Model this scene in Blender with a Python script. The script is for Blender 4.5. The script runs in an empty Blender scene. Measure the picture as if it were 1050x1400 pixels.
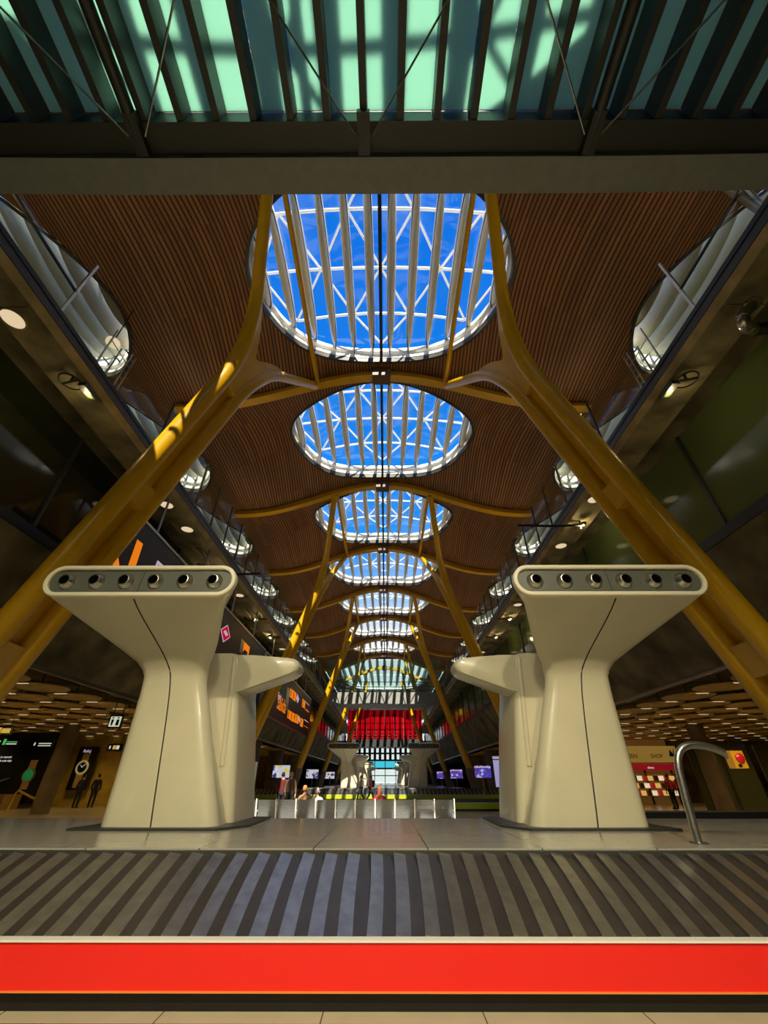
import bpy, bmesh, math, random
from mathutils import Vector, Matrix
random.seed(7)
PI = math.pi
CZ = 1.45                      # eye height above the hall floor
sc = bpy.context.scene
COL = sc.collection
R = math.radians

# ------------------------------------------------------------------ helpers
class MB:
    def __init__(s): s.v = []; s.f = []; s.m = []; s.cur = 0
    def add(s, vs, fs):
        n = len(s.v); s.v += [tuple(p) for p in vs]
        s.f += [tuple(i + n for i in f) for f in fs]; s.m += [s.cur] * len(fs); return s
    def box(s, x0, x1, y0, y1, z0, z1):
        return s.add([(x0,y0,z0),(x1,y0,z0),(x1,y1,z0),(x0,y1,z0),(x0,y0,z1),(x1,y0,z1),(x1,y1,z1),(x0,y1,z1)],
              [(3,2,1,0),(4,5,6,7),(0,1,5,4),(1,2,6,5),(2,3,7,6),(3,0,4,7)])
    def bar(s, a, b, w, h, up=(0,0,1)):
        a = Vector(a); b = Vector(b); d = (b-a).normalized(); u = Vector(up)
        if abs(d.dot(u)) > .98: u = Vector((0,1,0))
        r = d.cross(u).normalized(); u = r.cross(d)
        q = [(-w/2,-h/2),(w/2,-h/2),(w/2,h/2),(-w/2,h/2)]
        vs = [a + r*i + u*j for i,j in q] + [b + r*i + u*j for i,j in q]
        return s.add(vs, [(3,2,1,0),(4,5,6,7),(0,1,5,4),(1,2,6,5),(2,3,7,6),(3,0,4,7)])
    def tube(s, pts, r, n=10, cap=True):
        pts = [Vector(p) for p in pts]; k = len(pts)
        rs = r if isinstance(r, (list, tuple)) else [r]*k
        t0 = (pts[1]-pts[0]).normalized()
        u = Vector((0,0,1)) if abs(t0.z) < .9 else Vector((0,1,0))
        u = (u - t0*u.dot(t0)).normalized(); vs = []
        for i,p in enumerate(pts):
            t = (pts[min(i+1,k-1)] - pts[max(i-1,0)]).normalized()
            u = (u - t*u.dot(t)).normalized(); w = t.cross(u)
            for j in range(n):
                a = 2*PI*j/n; vs.append(p + (u*math.cos(a) + w*math.sin(a))*rs[i])
        fs = [(i*n+j, i*n+(j+1)%n, (i+1)*n+(j+1)%n, (i+1)*n+j) for i in range(k-1) for j in range(n)]
        if cap: fs += [tuple(range(n))[::-1], tuple((k-1)*n+j for j in range(n))]
        return s.add(vs, fs)
    def lathe(s, prof, M=None, n=20, cap=True):
        M = M or Matrix(); vs = []; k = len(prof)
        for r,z in prof:
            for j in range(n):
                a = 2*PI*j/n; vs.append(M @ Vector((r*math.cos(a), r*math.sin(a), z)))
        fs = [(i*n+j, i*n+(j+1)%n, (i+1)*n+(j+1)%n, (i+1)*n+j) for i in range(k-1) for j in range(n)]
        if cap: fs += [tuple(range(n))[::-1], tuple((k-1)*n+j for j in range(n))]
        return s.add(vs, fs)
    def loft(s, rings, cap=True, closed=True):
        n = len(rings[0]); vs = [p for r in rings for p in r]; k = len(rings)
        m = n if closed else n-1
        fs = [(i*n+j, i*n+(j+1)%n, (i+1)*n+(j+1)%n, (i+1)*n+j) for i in range(k-1) for j in range(m)]
        if cap: fs += [tuple(range(n))[::-1], tuple((k-1)*n+j for j in range(n))]
        return s.add(vs, fs)
    def prism(s, poly, fn, d0, d1):
        """poly of 2-D points, fn(u, v, d) -> xyz"""
        n = len(poly)
        vs = [fn(u,v,d0) for u,v in poly] + [fn(u,v,d1) for u,v in poly]
        fs = [tuple(range(n))[::-1], tuple(range(n,2*n))] + [(i,(i+1)%n,n+(i+1)%n,n+i) for i in range(n)]
        return s.add(vs, fs)
    def build(s, name, mat, parent=None, smooth=False, fix=True):
        me = bpy.data.meshes.new(name); me.from_pydata([tuple(p) for p in s.v], [], s.f)
        mats = mat if isinstance(mat, (list, tuple)) else [mat]
        for m in mats: me.materials.append(m)
        if len(mats) > 1: me.polygons.foreach_set('material_index', s.m)
        if fix:
            bm = bmesh.new(); bm.from_mesh(me); bmesh.ops.recalc_face_normals(bm, faces=bm.faces); bm.to_mesh(me); bm.free()
        if smooth:
            me.polygons.foreach_set('use_smooth', [True]*len(me.polygons))
            try: me.set_sharp_from_angle(angle=R(40))
            except Exception: pass
        me.update()
        o = bpy.data.objects.new(name, me); COL.objects.link(o)
        if parent is not None: o.parent = parent; o.matrix_parent_inverse = parent_inv(parent)
        return o
def parent_inv(p):
    # parts are modelled in world coordinates: cancel the parents' own transforms
    M = Matrix()
    q = p; chain = []
    while q is not None: chain.append(q); q = q.parent
    for q in reversed(chain): M = M @ q.matrix_parent_inverse @ q.matrix_basis
    return M.inverted()
def tag(o, label=None, cat=None, group=None, kind=None):
    if label: o['label'] = label
    if cat: o['category'] = cat
    if group: o['group'] = group
    if kind: o['kind'] = kind
    return o
def empty(name, loc, label=None, cat=None, group=None, kind=None):
    o = bpy.data.objects.new(name, None); COL.objects.link(o); o.location = loc
    o.empty_display_size = .2
    return tag(o, label, cat, group, kind)
def kids(o): return [c for c in bpy.data.objects if c.parent == o]
def copy_tree(o, parent=None):
    c = o.copy(); COL.objects.link(c)
    if parent is not None:
        mi = o.matrix_parent_inverse.copy(); c.parent = parent; c.matrix_parent_inverse = mi
    for ch in list(o.children): copy_tree(ch, c)
    return c
def apply_mods(o):
    dg = bpy.context.evaluated_depsgraph_get()
    me = bpy.data.meshes.new_from_object(o.evaluated_get(dg)); o.modifiers.clear(); o.data = me
    return o
def ordinal(i): return ['first','second','third','fourth','fifth','sixth','seventh','eighth','ninth','tenth','eleventh','twelfth'][i]

# ------------------------------------------------------------------ materials
def M_(name, col, rough=.5, metal=0, var=0, scale=6, bump=0, emit=None, es=0, spec=.5, coat=0):
    m = bpy.data.materials.new(name); m.use_nodes = True; nt = m.node_tree
    b = nt.nodes['Principled BSDF']
    b.inputs['Base Color'].default_value = (*col,1); b.inputs['Roughness'].default_value = rough
    b.inputs['Metallic'].default_value = metal; b.inputs['Specular IOR Level'].default_value = spec
    if coat: b.inputs['Coat Weight'].default_value = coat; b.inputs['Coat Roughness'].default_value = .08
    if emit: b.inputs['Emission Color'].default_value = (*emit,1); b.inputs['Emission Strength'].default_value = es
    if var or bump:
        tc = nt.nodes.new('ShaderNodeTexCoord'); nz = nt.nodes.new('ShaderNodeTexNoise')
        nz.inputs['Scale'].default_value = scale; nz.inputs['Detail'].default_value = 6
        nt.links.new(tc.outputs['Object'], nz.inputs['Vector'])
        if var:
            mx = nt.nodes.new('ShaderNodeMix'); mx.data_type = 'RGBA'
            mx.inputs[6].default_value = (*[max(0,c*(1-var)) for c in col],1)
            mx.inputs[7].default_value = (*[min(1,c*(1+var)) for c in col],1)
            mr = nt.nodes.new('ShaderNodeMapRange'); mr.inputs[1].default_value = .33; mr.inputs[2].default_value = .67
            nt.links.new(nz.outputs['Fac'], mr.inputs[0]); nt.links.new(mr.outputs[0], mx.inputs[0]); nt.links.new(mx.outputs[2], b.inputs['Base Color'])
        if bump:
            bp = nt.nodes.new('ShaderNodeBump'); bp.inputs['Strength'].default_value = bump; bp.inputs['Distance'].default_value = .02
            nt.links.new(nz.outputs['Fac'], bp.inputs['Height']); nt.links.new(bp.outputs['Normal'], b.inputs['Normal'])
    return m
def glassy(name, tint, gloss=.1, rough=.02, gcol=(1,1,1)):
    """thin pane: mostly transparent, partly mirror"""
    m = bpy.data.materials.new(name); m.use_nodes = True; nt = m.node_tree; nt.nodes.clear()
    out = nt.nodes.new('ShaderNodeOutputMaterial'); mx = nt.nodes.new('ShaderNodeMixShader')
    t = nt.nodes.new('ShaderNodeBsdfTransparent'); t.inputs['Color'].default_value = (*tint,1)
    g = nt.nodes.new('ShaderNodeBsdfGlossy'); g.inputs['Roughness'].default_value = rough; g.inputs['Color'].default_value = (*gcol,1)
    mx.inputs[0].default_value = gloss
    nt.links.new(t.outputs[0], mx.inputs[1]); nt.links.new(g.outputs[0], mx.inputs[2]); nt.links.new(mx.outputs[0], out.inputs[0])
    return m
def frosted(name, tint, ttint, mixf=.45):
    """frosted pane: translucent (sun shows on it as patches) and partly clear"""
    m = bpy.data.materials.new(name); m.use_nodes = True; nt = m.node_tree; nt.nodes.clear()
    out = nt.nodes.new('ShaderNodeOutputMaterial'); mx = nt.nodes.new('ShaderNodeMixShader'); m2 = nt.nodes.new('ShaderNodeMixShader')
    t = nt.nodes.new('ShaderNodeBsdfTransparent'); t.inputs['Color'].default_value = (*ttint,1)
    tl = nt.nodes.new('ShaderNodeBsdfTranslucent'); tl.inputs['Color'].default_value = (*tint,1)
    d = nt.nodes.new('ShaderNodeBsdfDiffuse'); d.inputs['Color'].default_value = (*[c*.55 for c in tint],1)
    mx.inputs[0].default_value = mixf; m2.inputs[0].default_value = .35
    nt.links.new(tl.outputs[0], m2.inputs[1]); nt.links.new(d.outputs[0], m2.inputs[2])
    nt.links.new(t.outputs[0], mx.inputs[1]); nt.links.new(m2.outputs[0], mx.inputs[2]); nt.links.new(mx.outputs[0], out.inputs[0])
    return m
def emis(name, col, s):
    m = bpy.data.materials.new(name); m.use_nodes = True; nt = m.node_tree; nt.nodes.clear()
    out = nt.nodes.new('ShaderNodeOutputMaterial'); e = nt.nodes.new('ShaderNodeEmission')
    e.inputs[0].default_value = (*col,1); e.inputs[1].default_value = s
    nt.links.new(e.outputs[0], out.inputs[0]); return m

def node_math(nt, op, a, b=None):
    n = nt.nodes.new('ShaderNodeMath'); n.operation = op
    for i,x in enumerate((a,b)):
        if x is None: continue
        if isinstance(x,(int,float)): n.inputs[i].default_value = x
        else: nt.links.new(x, n.inputs[i])
    return n.outputs[0]
def wood_slats(name, c_hi, c_lo, gap):
    m = M_(name, c_hi, .55); nt = m.node_tree; b = nt.nodes['Principled BSDF']
    tc = nt.nodes.new('ShaderNodeTexCoord'); sp = nt.nodes.new('ShaderNodeSeparateXYZ'); nt.links.new(tc.outputs['Object'], sp.inputs[0])
    u = node_math(nt,'DIVIDE',sp.outputs[0],.15)
    fr = node_math(nt,'FRACT',u); fl = node_math(nt,'FLOOR',u)
    # each slat keeps its own tone along its length, cut into boards
    cb = nt.nodes.new('ShaderNodeCombineXYZ'); nt.links.new(fl, cb.inputs[0])
    nt.links.new(node_math(nt,'FLOOR',node_math(nt,'DIVIDE',sp.outputs[1],3.01)), cb.inputs[1])
    wn = nt.nodes.new('ShaderNodeTexWhiteNoise'); wn.noise_dimensions = '3D'; nt.links.new(cb.outputs[0], wn.inputs['Vector'])
    mx = nt.nodes.new('ShaderNodeMix'); mx.data_type = 'RGBA'; mx.inputs[6].default_value = (*c_lo,1); mx.inputs[7].default_value = (*c_hi,1)
    nt.links.new(wn.outputs['Value'], mx.inputs[0])
    g = node_math(nt,'GREATER_THAN',fr,.66)
    m2 = nt.nodes.new('ShaderNodeMix'); m2.data_type = 'RGBA'; m2.inputs[7].default_value = (*gap,1)
    nt.links.new(g, m2.inputs[0]); nt.links.new(mx.outputs[2], m2.inputs[6]); nt.links.new(m2.outputs[2], b.inputs['Base Color'])
    return m
def tiles(name, c, joint, sx, sy, rough, jw=.012, var=.12, off=(0,0)):
    m = M_(name, c, rough); nt = m.node_tree; b = nt.nodes['Principled BSDF']
    tc = nt.nodes.new('ShaderNodeTexCoord'); sp = nt.nodes.new('ShaderNodeSeparateXYZ'); nt.links.new(tc.outputs['Object'], sp.inputs[0])
    ux = node_math(nt,'DIVIDE',node_math(nt,'ADD',sp.outputs[0],off[0]),sx); uy = node_math(nt,'DIVIDE',node_math(nt,'ADD',sp.outputs[1],off[1]),sy)
    jx = node_math(nt,'LESS_THAN',node_math(nt,'FRACT',ux),jw/sx); jy = node_math(nt,'LESS_THAN',node_math(nt,'FRACT',uy),jw/sy)
    j = node_math(nt,'MAXIMUM',jx,jy)
    nz = nt.nodes.new('ShaderNodeTexNoise'); nz.inputs['Scale'].default_value = 3; nz.inputs['Detail'].default_value = 8
    nt.links.new(tc.outputs['Object'], nz.inputs['Vector'])
    mx = nt.nodes.new('ShaderNodeMix'); mx.data_type = 'RGBA'
    mx.inputs[6].default_value = (*[k*(1-var) for k in c],1); mx.inputs[7].default_value = (*[min(1,k*(1+var)) for k in c],1)
    nt.links.new(nz.outputs['Fac'], mx.inputs[0])
    m2 = nt.nodes.new('ShaderNodeMix'); m2.data_type = 'RGBA'; m2.inputs[7].default_value = (*joint,1)
    nt.links.new(j, m2.inputs[0]); nt.links.new(mx.outputs[2], m2.inputs[6]); nt.links.new(m2.outputs[2], b.inputs['Base Color'])
    return m
def picture(name, cols, scale, es, bg):
    """a lit display: blocky procedural picture"""
    m = bpy.data.materials.new(name); m.use_nodes = True; nt = m.node_tree; nt.nodes.clear()
    out = nt.nodes.new('ShaderNodeOutputMaterial'); e = nt.nodes.new('ShaderNodeEmission'); e.inputs[1].default_value = es
    tc = nt.nodes.new('ShaderNodeTexCoord'); v = nt.nodes.new('ShaderNodeTexVoronoi'); v.inputs['Scale'].default_value = scale
    cr = nt.nodes.new('ShaderNodeValToRGB'); cr.color_ramp.interpolation = 'CONSTANT'
    while len(cr.color_ramp.elements) < len(cols)+1: cr.color_ramp.elements.new(.5)
    for i,c in enumerate([bg]+cols):
        cr.color_ramp.elements[i].position = 0 if i == 0 else .35 + .6*i/(len(cols)+1); cr.color_ramp.elements[i].color = (*c,1)
    sp = nt.nodes.new('ShaderNodeSeparateColor')
    nt.links.new(tc.outputs['Object'], v.inputs['Vector']); nt.links.new(v.outputs['Color'], sp.inputs[0])
    nt.links.new(sp.outputs[0], cr.inputs[0]); nt.links.new(cr.outputs[0], e.inputs[0]); nt.links.new(e.outputs[0], out.inputs[0])
    return m

WOOD = wood_slats('wood_slats', (.30,.13,.045), (.20,.08,.027), (.012,.006,.003))
YEL = M_('yellow_paint', (.60,.325,.003), .30, var=.06, scale=2)
YDK = M_('brown_block', (.10,.05,.02), .5)
CREAM = M_('cream_shell', (.66,.61,.43), .3, var=.03, scale=1.5, coat=.3)
CREAM2 = M_('cream_trim', (.74,.69,.50), .3)
PANEL = M_('nozzle_panel_grey', (.10,.105,.085), .35)
METAL = M_('satin_metal', (.50,.48,.42), .28, metal=1)
STEEL = M_('brushed_steel', (.42,.42,.40), .35, metal=1, var=.15, scale=20)
VOID = M_('void_black', (.002,.002,.002), 1, spec=0)
BLACK = M_('black', (.006,.006,.006), .4)
RUBBER = M_('dark_rubber', (.012,.012,.011), .6)
SEAM = M_('seam_dark', (.02,.018,.012), .6)
RED = M_('red_panel', (.86,.012,.008), .22, coat=.4)
GREEN = M_('green_panel', (.30,.42,.004), .35)
WHITE = M_('white_trim', (.8,.78,.72), .35)
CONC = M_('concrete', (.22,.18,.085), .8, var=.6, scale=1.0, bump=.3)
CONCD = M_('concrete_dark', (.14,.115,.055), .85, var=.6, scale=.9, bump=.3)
CONCL = M_('concrete_edge', (.34,.26,.13), .8, var=.25, scale=2)
PILLAR = M_('pillar_concrete', (.17,.125,.075), .7, var=.2, scale=1.5)
DSTEEL = M_('dark_steel', (.035,.037,.034), .45)
BEAMG = M_('grey_beam', (.23,.24,.22), .55, var=.06)
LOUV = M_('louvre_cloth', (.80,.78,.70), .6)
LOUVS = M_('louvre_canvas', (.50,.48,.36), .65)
FRAMEW = M_('white_frame', (.85,.86,.85), .4)
RIMD = M_('dark_rim', (.03,.028,.025), .5)
SKYGL = glassy('skylight_glass', (.97,.98,1), .04)
FLOORM = tiles('floor_stone', (.52,.46,.32), (.12,.10,.07), 1.2, 1.2, .18, jw=.01, off=(.3,.4))
PLAT = tiles('platform_stone', (.38,.365,.315), (.08,.07,.055), 1.25, 1.35, .17, jw=.014, off=(.62,.55))
SLATL = M_('slat_metal', (.36,.35,.32), .28, metal=.85, var=.14, scale=9)
SLATD = M_('slat_rubber', (.035,.03,.027), .30, var=.15, scale=6)
DECKGL = frosted('frosted_green_glass', (.60,.94,.80), (.50,.78,.66), .86)
GRGL = frosted('green_screen_glass', (.4,.55,.5), (.80,.95,.90), .12)
REDGL = frosted('red_screen_glass', (.9,.03,.06), (1,.03,.09), .2)
RAILGL = glassy('balustrade_glass', (.93,.96,.92), .018)
DARKGL = M_('dark_window', (.020,.024,.011), .07, spec=.8)
OLIVEGL = M_('olive_window', (.10,.13,.045), .10, spec=.8)
SIGNB = M_('sign_black', (.016,.009,.010), .4)
SIGNO = emis('sign_orange', (1,.24,.01), .8)
SIGNP = emis('sign_lilac', (.75,.55,.72), .65)
SIGNR = emis('sign_red', (.75,.01,.04), .6)
SIGNW = emis('sign_white', (.9,.85,.8), .7)
TAN = M_('tan_disc', (.50,.32,.07), .5, var=.12, scale=3)
LAMPY = emis('lamp_strip_light', (1,.78,.45), .8)
LAMPW = emis('lamp_lens', (1,.78,.48), .75)
SKIN = M_('skin', (.50,.27,.17), .5)

# ------------------------------------------------------------------ camera, sky and sun
cam = bpy.data.cameras.new('camera'); co = bpy.data.objects.new('camera', cam); COL.objects.link(co)
cam.sensor_fit = 'VERTICAL'; cam.sensor_height = 36; cam.lens = 545/1400*36; cam.clip_end = 800; cam.clip_start = .05
co.location = (.18,0,CZ); co.rotation_euler = (R(90+33.9),0,R(.22)); sc.camera = co

w = bpy.data.worlds.new('sky'); sc.world = w; w.use_nodes = True; nt = w.node_tree; nt.nodes.clear()
out = nt.nodes.new('ShaderNodeOutputWorld'); bg = nt.nodes.new('ShaderNodeBackground')
tc = nt.nodes.new('ShaderNodeTexCoord'); sp = nt.nodes.new('ShaderNodeSeparateXYZ'); cr = nt.nodes.new('ShaderNodeValToRGB')
els = cr.color_ramp.elements
for p,c in ((.0,(1.15,1.12,1.08)),(.27,(.95,1.0,1.08)),(.37,(.30,.58,1.0)),(.47,(.02,.31,.95)),(1.0,(.003,.17,.80))):
    e = els.new(p) if p not in (0.0,1.0) else els[0 if p == 0 else -1]
    e.color = (*c,1)
nz = nt.nodes.new('ShaderNodeTexNoise'); nz.inputs['Scale'].default_value = 5; nz.inputs['Detail'].default_value = 7
ncr = nt.nodes.new('ShaderNodeValToRGB'); ncr.color_ramp.elements[0].position = .55; ncr.color_ramp.elements[1].position = .82
mx = nt.nodes.new('ShaderNodeMix'); mx.data_type = 'RGBA'; mx.inputs[7].default_value = (.55,.75,1,1)
sca = nt.nodes.new('ShaderNodeMath'); sca.operation = 'MULTIPLY'; sca.inputs[1].default_value = .3
nt.links.new(tc.outputs['Generated'], sp.inputs[0]); nt.links.new(sp.outputs[2], cr.inputs[0])
nt.links.new(tc.outputs['Generated'], nz.inputs['Vector']); nt.links.new(nz.outputs['Fac'], ncr.inputs[0])
nt.links.new(ncr.outputs[0], sca.inputs[0]); nt.links.new(sca.outputs[0], mx.inputs[0])
nt.links.new(cr.outputs[0], mx.inputs[6]); nt.links.new(mx.outputs[2], bg.inputs[0]); bg.inputs[1].default_value = 1.0
nt.links.new(bg.outputs[0], out.inputs[0])
sun = bpy.data.lights.new('sun','SUN'); so = bpy.data.objects.new('sun', sun); COL.objects.link(so)
sun.energy = 11; sun.color = (1,.90,.72); sun.angle = R(.27)
so.rotation_euler = Vector((-.11,.95,-1)).to_track_quat('-Z','Y').to_euler(); so.location = (0,-10,40)
sc.view_settings.view_transform = 'Standard'; sc.view_settings.look = 'None'; sc.view_settings.gamma = 1
sc.view_settings.use_curve_mapping = False; sc.view_settings.exposure = 0.0
def lamp(kind, name, loc, aim, power, col=(1,.8,.5), size=.3, spot=100, blend=.6):
    l = bpy.data.lights.new(name, kind); o = bpy.data.objects.new(name, l); COL.objects.link(o)
    l.energy = power; l.color = col; o.location = loc
    if kind == 'AREA': l.size = size
    else: l.shadow_soft_size = size
    if kind == 'SPOT': l.spot_size = R(spot); l.spot_blend = blend
    if aim is not None: o.rotation_euler = (Vector(aim)-Vector(loc)).to_track_quat('-Z','Y').to_euler()
    return o
# ------------------------------------------------------------------ roof
BAY = 9.03
def yc(k): return 8.3 + BAY*(k-1)          # centre of skylight k (1 = nearest one in full view)
def zr(x, y=None):
    """height of the slatted roof: bell shaped at the ribs, flatter in the middle of each bay"""
    a = abs(x)
    w = 0
    if y is not None and y > yc(7)+BAY/2+.01:
        return CZ + 14.95 + 2.22*(1 if a < 9.0 else max(0,(1+math.cos(PI*min(1,(a-9.0)/.7)))/2))
    if y is not None and y < yc(7)+BAY/2: w = math.cos(PI*(y-8.3)/BAY)**2; w = w**.55
    if a <= 9.7:
        rib = 14.75 + 2.42*((1+math.cos(PI*a/9.7))/2)**1.15
        mid = 14.95 + 2.22*(1 if a < 5.0 else (1+math.cos(PI*(a-5.0)/4.7))/2)
    else:
        u = min(a-9.7,12)/6
        rib = 14.75 + 2.0*(1-math.cos(PI*u))/2; mid = 14.95 + 1.8*(1-math.cos(PI*u))/2
    return CZ + rib*(1-w) + mid*w
HW, HD = 5.5, 4.0
def lens(x, c, hw, hd):
    t = abs(x-c)/hw
    if hd > 8: return hd*max(0,1-t**5)**.5 if t < 1 else 0
    return hd*max(0,1-t**2.1)**.56 if t < 1 else 0
def roof_bay(mb, y0, y1, ym, x0, x1, cx, hw, hd):
    xs = sorted(set([round(x0+(x1-x0)*i/44,4) for i in range(45)] + [round(cx+hw*math.sin(PI/2*i/16),4) for i in range(-16,17)]))
    xs = [x for x in xs if x0 <= x <= x1]
    for side in (0,1):
        cols = []
        for x in xs:
            h = lens(x,cx,hw,hd)
            a,b = (y0, ym-h) if side == 0 else (ym+h, y1)
            cols.append([(x,a+(b-a)*j/6,zr(x,a+(b-a)*j/6)) for j in range(7)])
        mb.loft(cols, cap=False, closed=False)
mb = MB()
for k in range(-1,8):
    roof_bay(mb, yc(k)-BAY/2, yc(k)+BAY/2, yc(k), -9.7, 9.7, 0, HW, HD)
    for s in (-1,1):
        a,b = (9.7,21.7) if s > 0 else (-21.7,-9.7)
        roof_bay(mb, yc(k)-BAY/2, yc(k)+BAY/2, yc(k), a, b, s*15.6, 5.75, 4.35)
YE = yc(7)+BAY/2
roof_bay(mb, YE+.02, 104, 85, -9.7, 9.7, 0, 8.8, 14.5)
mb.loft([[(x,YE+.01,zr(x)-.01),(x,YE+.01,zr(x,YE+1)+.01)] for x in [-9.7+19.4*i/40 for i in range(41)]], cap=False, closed=False)
mb.loft([[(x,104,zr(x)-.01),(x,104,zr(x,103)+.01)] for x in [-9.7+19.4*i/40 for i in range(41)]], cap=False, closed=False)
for s in (-1,1):
    a,b = (9.7,21.7) if s > 0 else (-21.7,-9.7)
    mb.loft([[(x,YE,zr(x)),(x,104,zr(x))] for x in [a+(b-a)*i/24 for i in range(25)]], cap=False, closed=False)
mb.loft([[(x,104,zr(x)),(x,136,zr(x))] for x in [-21.7+43.4*i/48 for i in range(49)]], cap=False, closed=False)
tag(mb.build('ceiling', WOOD, smooth=True, fix=False), 'wavy ceiling of brown wood slats', 'ceiling', kind='structure')

WN = [0]
def skylight(cx, cy, hw, hd, label, nl=12, lat=True, up=1.0, lh=.96, p=None):
    WN[0] += 1
    g = empty('window_%d' % WN[0], (cx,cy,zr(cx)), label, 'skylight', kind='structure')
    N = 72
    def edge(i, off=0):
        # walk round the lens
        a = 2*PI*i/N; x = cx + (hw-off)*math.cos(a)
        h = lens(x,cx,hw-off,hd-off)
        return x, cy + (h if a < PI else -h)
    # dark rim
    rg = []
    for i in range(N):
        x,y = edge(i); xi,yi = edge(i,.12)
        rg.append([(x,y,zr(x,y)-.05),(xi,yi,zr(x,y)-.05),(xi,yi,zr(x,y)+.22),(x,y,zr(x,y)+.22)])
    rg.append(rg[0]); MB().loft(rg, cap=False).build('rim', RIMD, g, smooth=True)
    # stepped white upstand
    rg = []
    for i in range(N):
        x,y = edge(i); pr = [(0,.22),(.14,.24),(.14,.42),(.05,.44),(.05,.66),(.2,.68),(.2,up-.1),(0,up-.08),(-.05,up-.08)]
        row = []
        for o,z in pr:
            xi,yi = edge(i,o); row.append((xi,yi,zr(x,y)+z))
        rg.append(row)
    rg.append(rg[0]); MB().loft(rg, cap=False, closed=False).build('upstand', FRAMEW, g, smooth=True)
    # louvres: sail shaped blades hung along the length of the hall
    sp_ = 2*hw/(nl+.15)
    for i in range(nl):
        x = cx + (i-(nl-1)/2)*sp_; h = lens(x,cx,hw,hd)-.12
        if h < .3: h = .3
        rings = []; n = 14
        for j in range(n+1):
            t = -1+2*j/n; ht = .26+(lh-.26)*math.sqrt(max(0,1-abs(t)**2.2)); th = .03+(.17 if hd < 8 else .34)*math.sqrt(max(0,1-abs(t)**2.4))
            z1 = zr(x,cy)+lh+.02-.45*abs(t)**2*(zr(x,cy)-zr(x,cy+h)); pts = []
            for q in range(10):
                a = 2*PI*q/10; pts.append((x+th*math.sin(a)*(1 if math.cos(a) > -.2 else .8), cy+h*t, z1-ht/2+ht/2*math.cos(a)))
            rings.append(pts)
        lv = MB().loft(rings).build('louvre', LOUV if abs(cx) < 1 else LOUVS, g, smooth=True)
        sd_ = 1 if x < cx else -1
        MB().loft([[(x+sd_*(.02+.17*math.sqrt(max(0,1-abs(-1+2*j/n)**2.4)))*.8+q*.022, rings[j][0][1], zr(x,cy)+lh*.45+k*.03) for q,k in ((-1,-1),(1,-1),(1,1),(-1,1))] for j in range(n+1)]).build('track', RIMD, lv)
    # rail down the middle
    MB().box(cx-.07,cx+.07,cy-hd,cy+hd,zr(cx)+.0,zr(cx)+.18).build('rail', BLACK, g)
    def dz(x,y): return zr(x,y)+up+.12+ .55*max(0,1-((x-cx)/hw)**2-((y-cy)/hd)**2)
    m = MB(); rr = .062
    ys = [cy-hd*.45, cy+hd*.12, cy+hd*.62] if lat else [cy+hd*t for t in (-.5,.5)]
    for yy in ys:
        xx = [cx+hw*.97*t/12 for t in range(-12,13)]
        pts = [(x,yy,dz(x,yy)+.35) for x in xx if abs(yy-cy) <= lens(x,cx,hw,hd)]
        if len(pts) > 1: m.tube(pts, rr, 6)
    q = hw/2.05
    yn = [cy-hd*.98]+ys+[cy+hd*.98]
    for r_ in range(len(yn)-1):
        for i in range(-2,3):
            for d in (-.5,.5):
                a = (cx+(i+(.5 if r_%2 else 0))*q, yn[r_]); b = (a[0]+d*q, yn[r_+1])
                if all(abs(p[1]-cy) <= lens(p[0],cx,hw,hd)+.05 for p in (a,b)):
                    m.tube([(a[0],a[1],dz(*a)+.35),(b[0],b[1],dz(*b)+.35)], rr*.8, 6)
    m.build('lattice', FRAMEW, g, smooth=True)
    gl = MB(); xs = [cx+hw*math.sin(PI/2*i/10) for i in range(-10,11)]
    gl.loft([[(x, cy+lens(x,cx,hw,hd)*t, dz(x,cy+lens(x,cx,hw,hd)*t)+.42) for t in (-1,-.6,-.2,.2,.6,1)] for x in xs], cap=False, closed=False)
    gl.build('glass', SKYGL, g, smooth=True, fix=False)
    return g
for k in range(-1,8):
    nm = 'lens shaped skylight over the hall axis with blue sky, ' + ('out of view behind the camera' if k < 0 else 'above the glass floored bridge' if k == 0 else ['nearest of the row','second of the row from the camera','third of the row from the camera','fourth of the row','fifth of the row','sixth of the row','last of the row, over the far bridge'][k-1])
    skylight(0, yc(k), HW, HD, nm)
for k in range(0,8):
    for s in (-1,1):
        skylight(s*15.6, yc(k), 5.75, 4.35, 'side skylight with pale sail louvres behind the %s balcony rail, %s from the camera' % ('left' if s < 0 else 'right', ordinal(k)), nl=12, up=1.7, lh=1.55)
skylight(0, 85, 8.8, 14.5, 'long white skylight beyond the far green glass bridge', nl=13, lat=False)

# ribs
for k in range(0,9):
    y = yc(k)+BAY/2
    lab = 'yellow arched roof rib ' + ('over the glass floored bridge' if k == 0 else 'between the %s and %s skylights from the camera' % (ordinal(k-1), ordinal(k)) if k < 7 else 'at the far end of the skylight row' if k == 7 else 'beyond the far bridge')
    g = empty('roof_rib', (0,y,zr(0)-.4), lab, 'roof rib', 'yellow roof ribs')
    for s in (-1,1):
        rings = []
        for i in range(41):
            x = s*(.42 + (9.75-.42)*i/40); d = .52-.16*i/40; z = zr(x)
            rings.append([(x,y-.2,z-d),(x,y+.2,z-d),(x,y+.2,z-d+.1),(x,y+.05,z-d+.12),(x,y+.05,z+.02),(x,y-.05,z+.02),(x,y-.05,z-d+.12),(x,y-.2,z-d+.1)])
        MB().loft(rings).build('rib_arm', YEL, g)
    MB().box(-.44,.44,y-.3,y+.3,zr(0)-.62,zr(0)+.05).build('crown_block', YDK, g)

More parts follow.
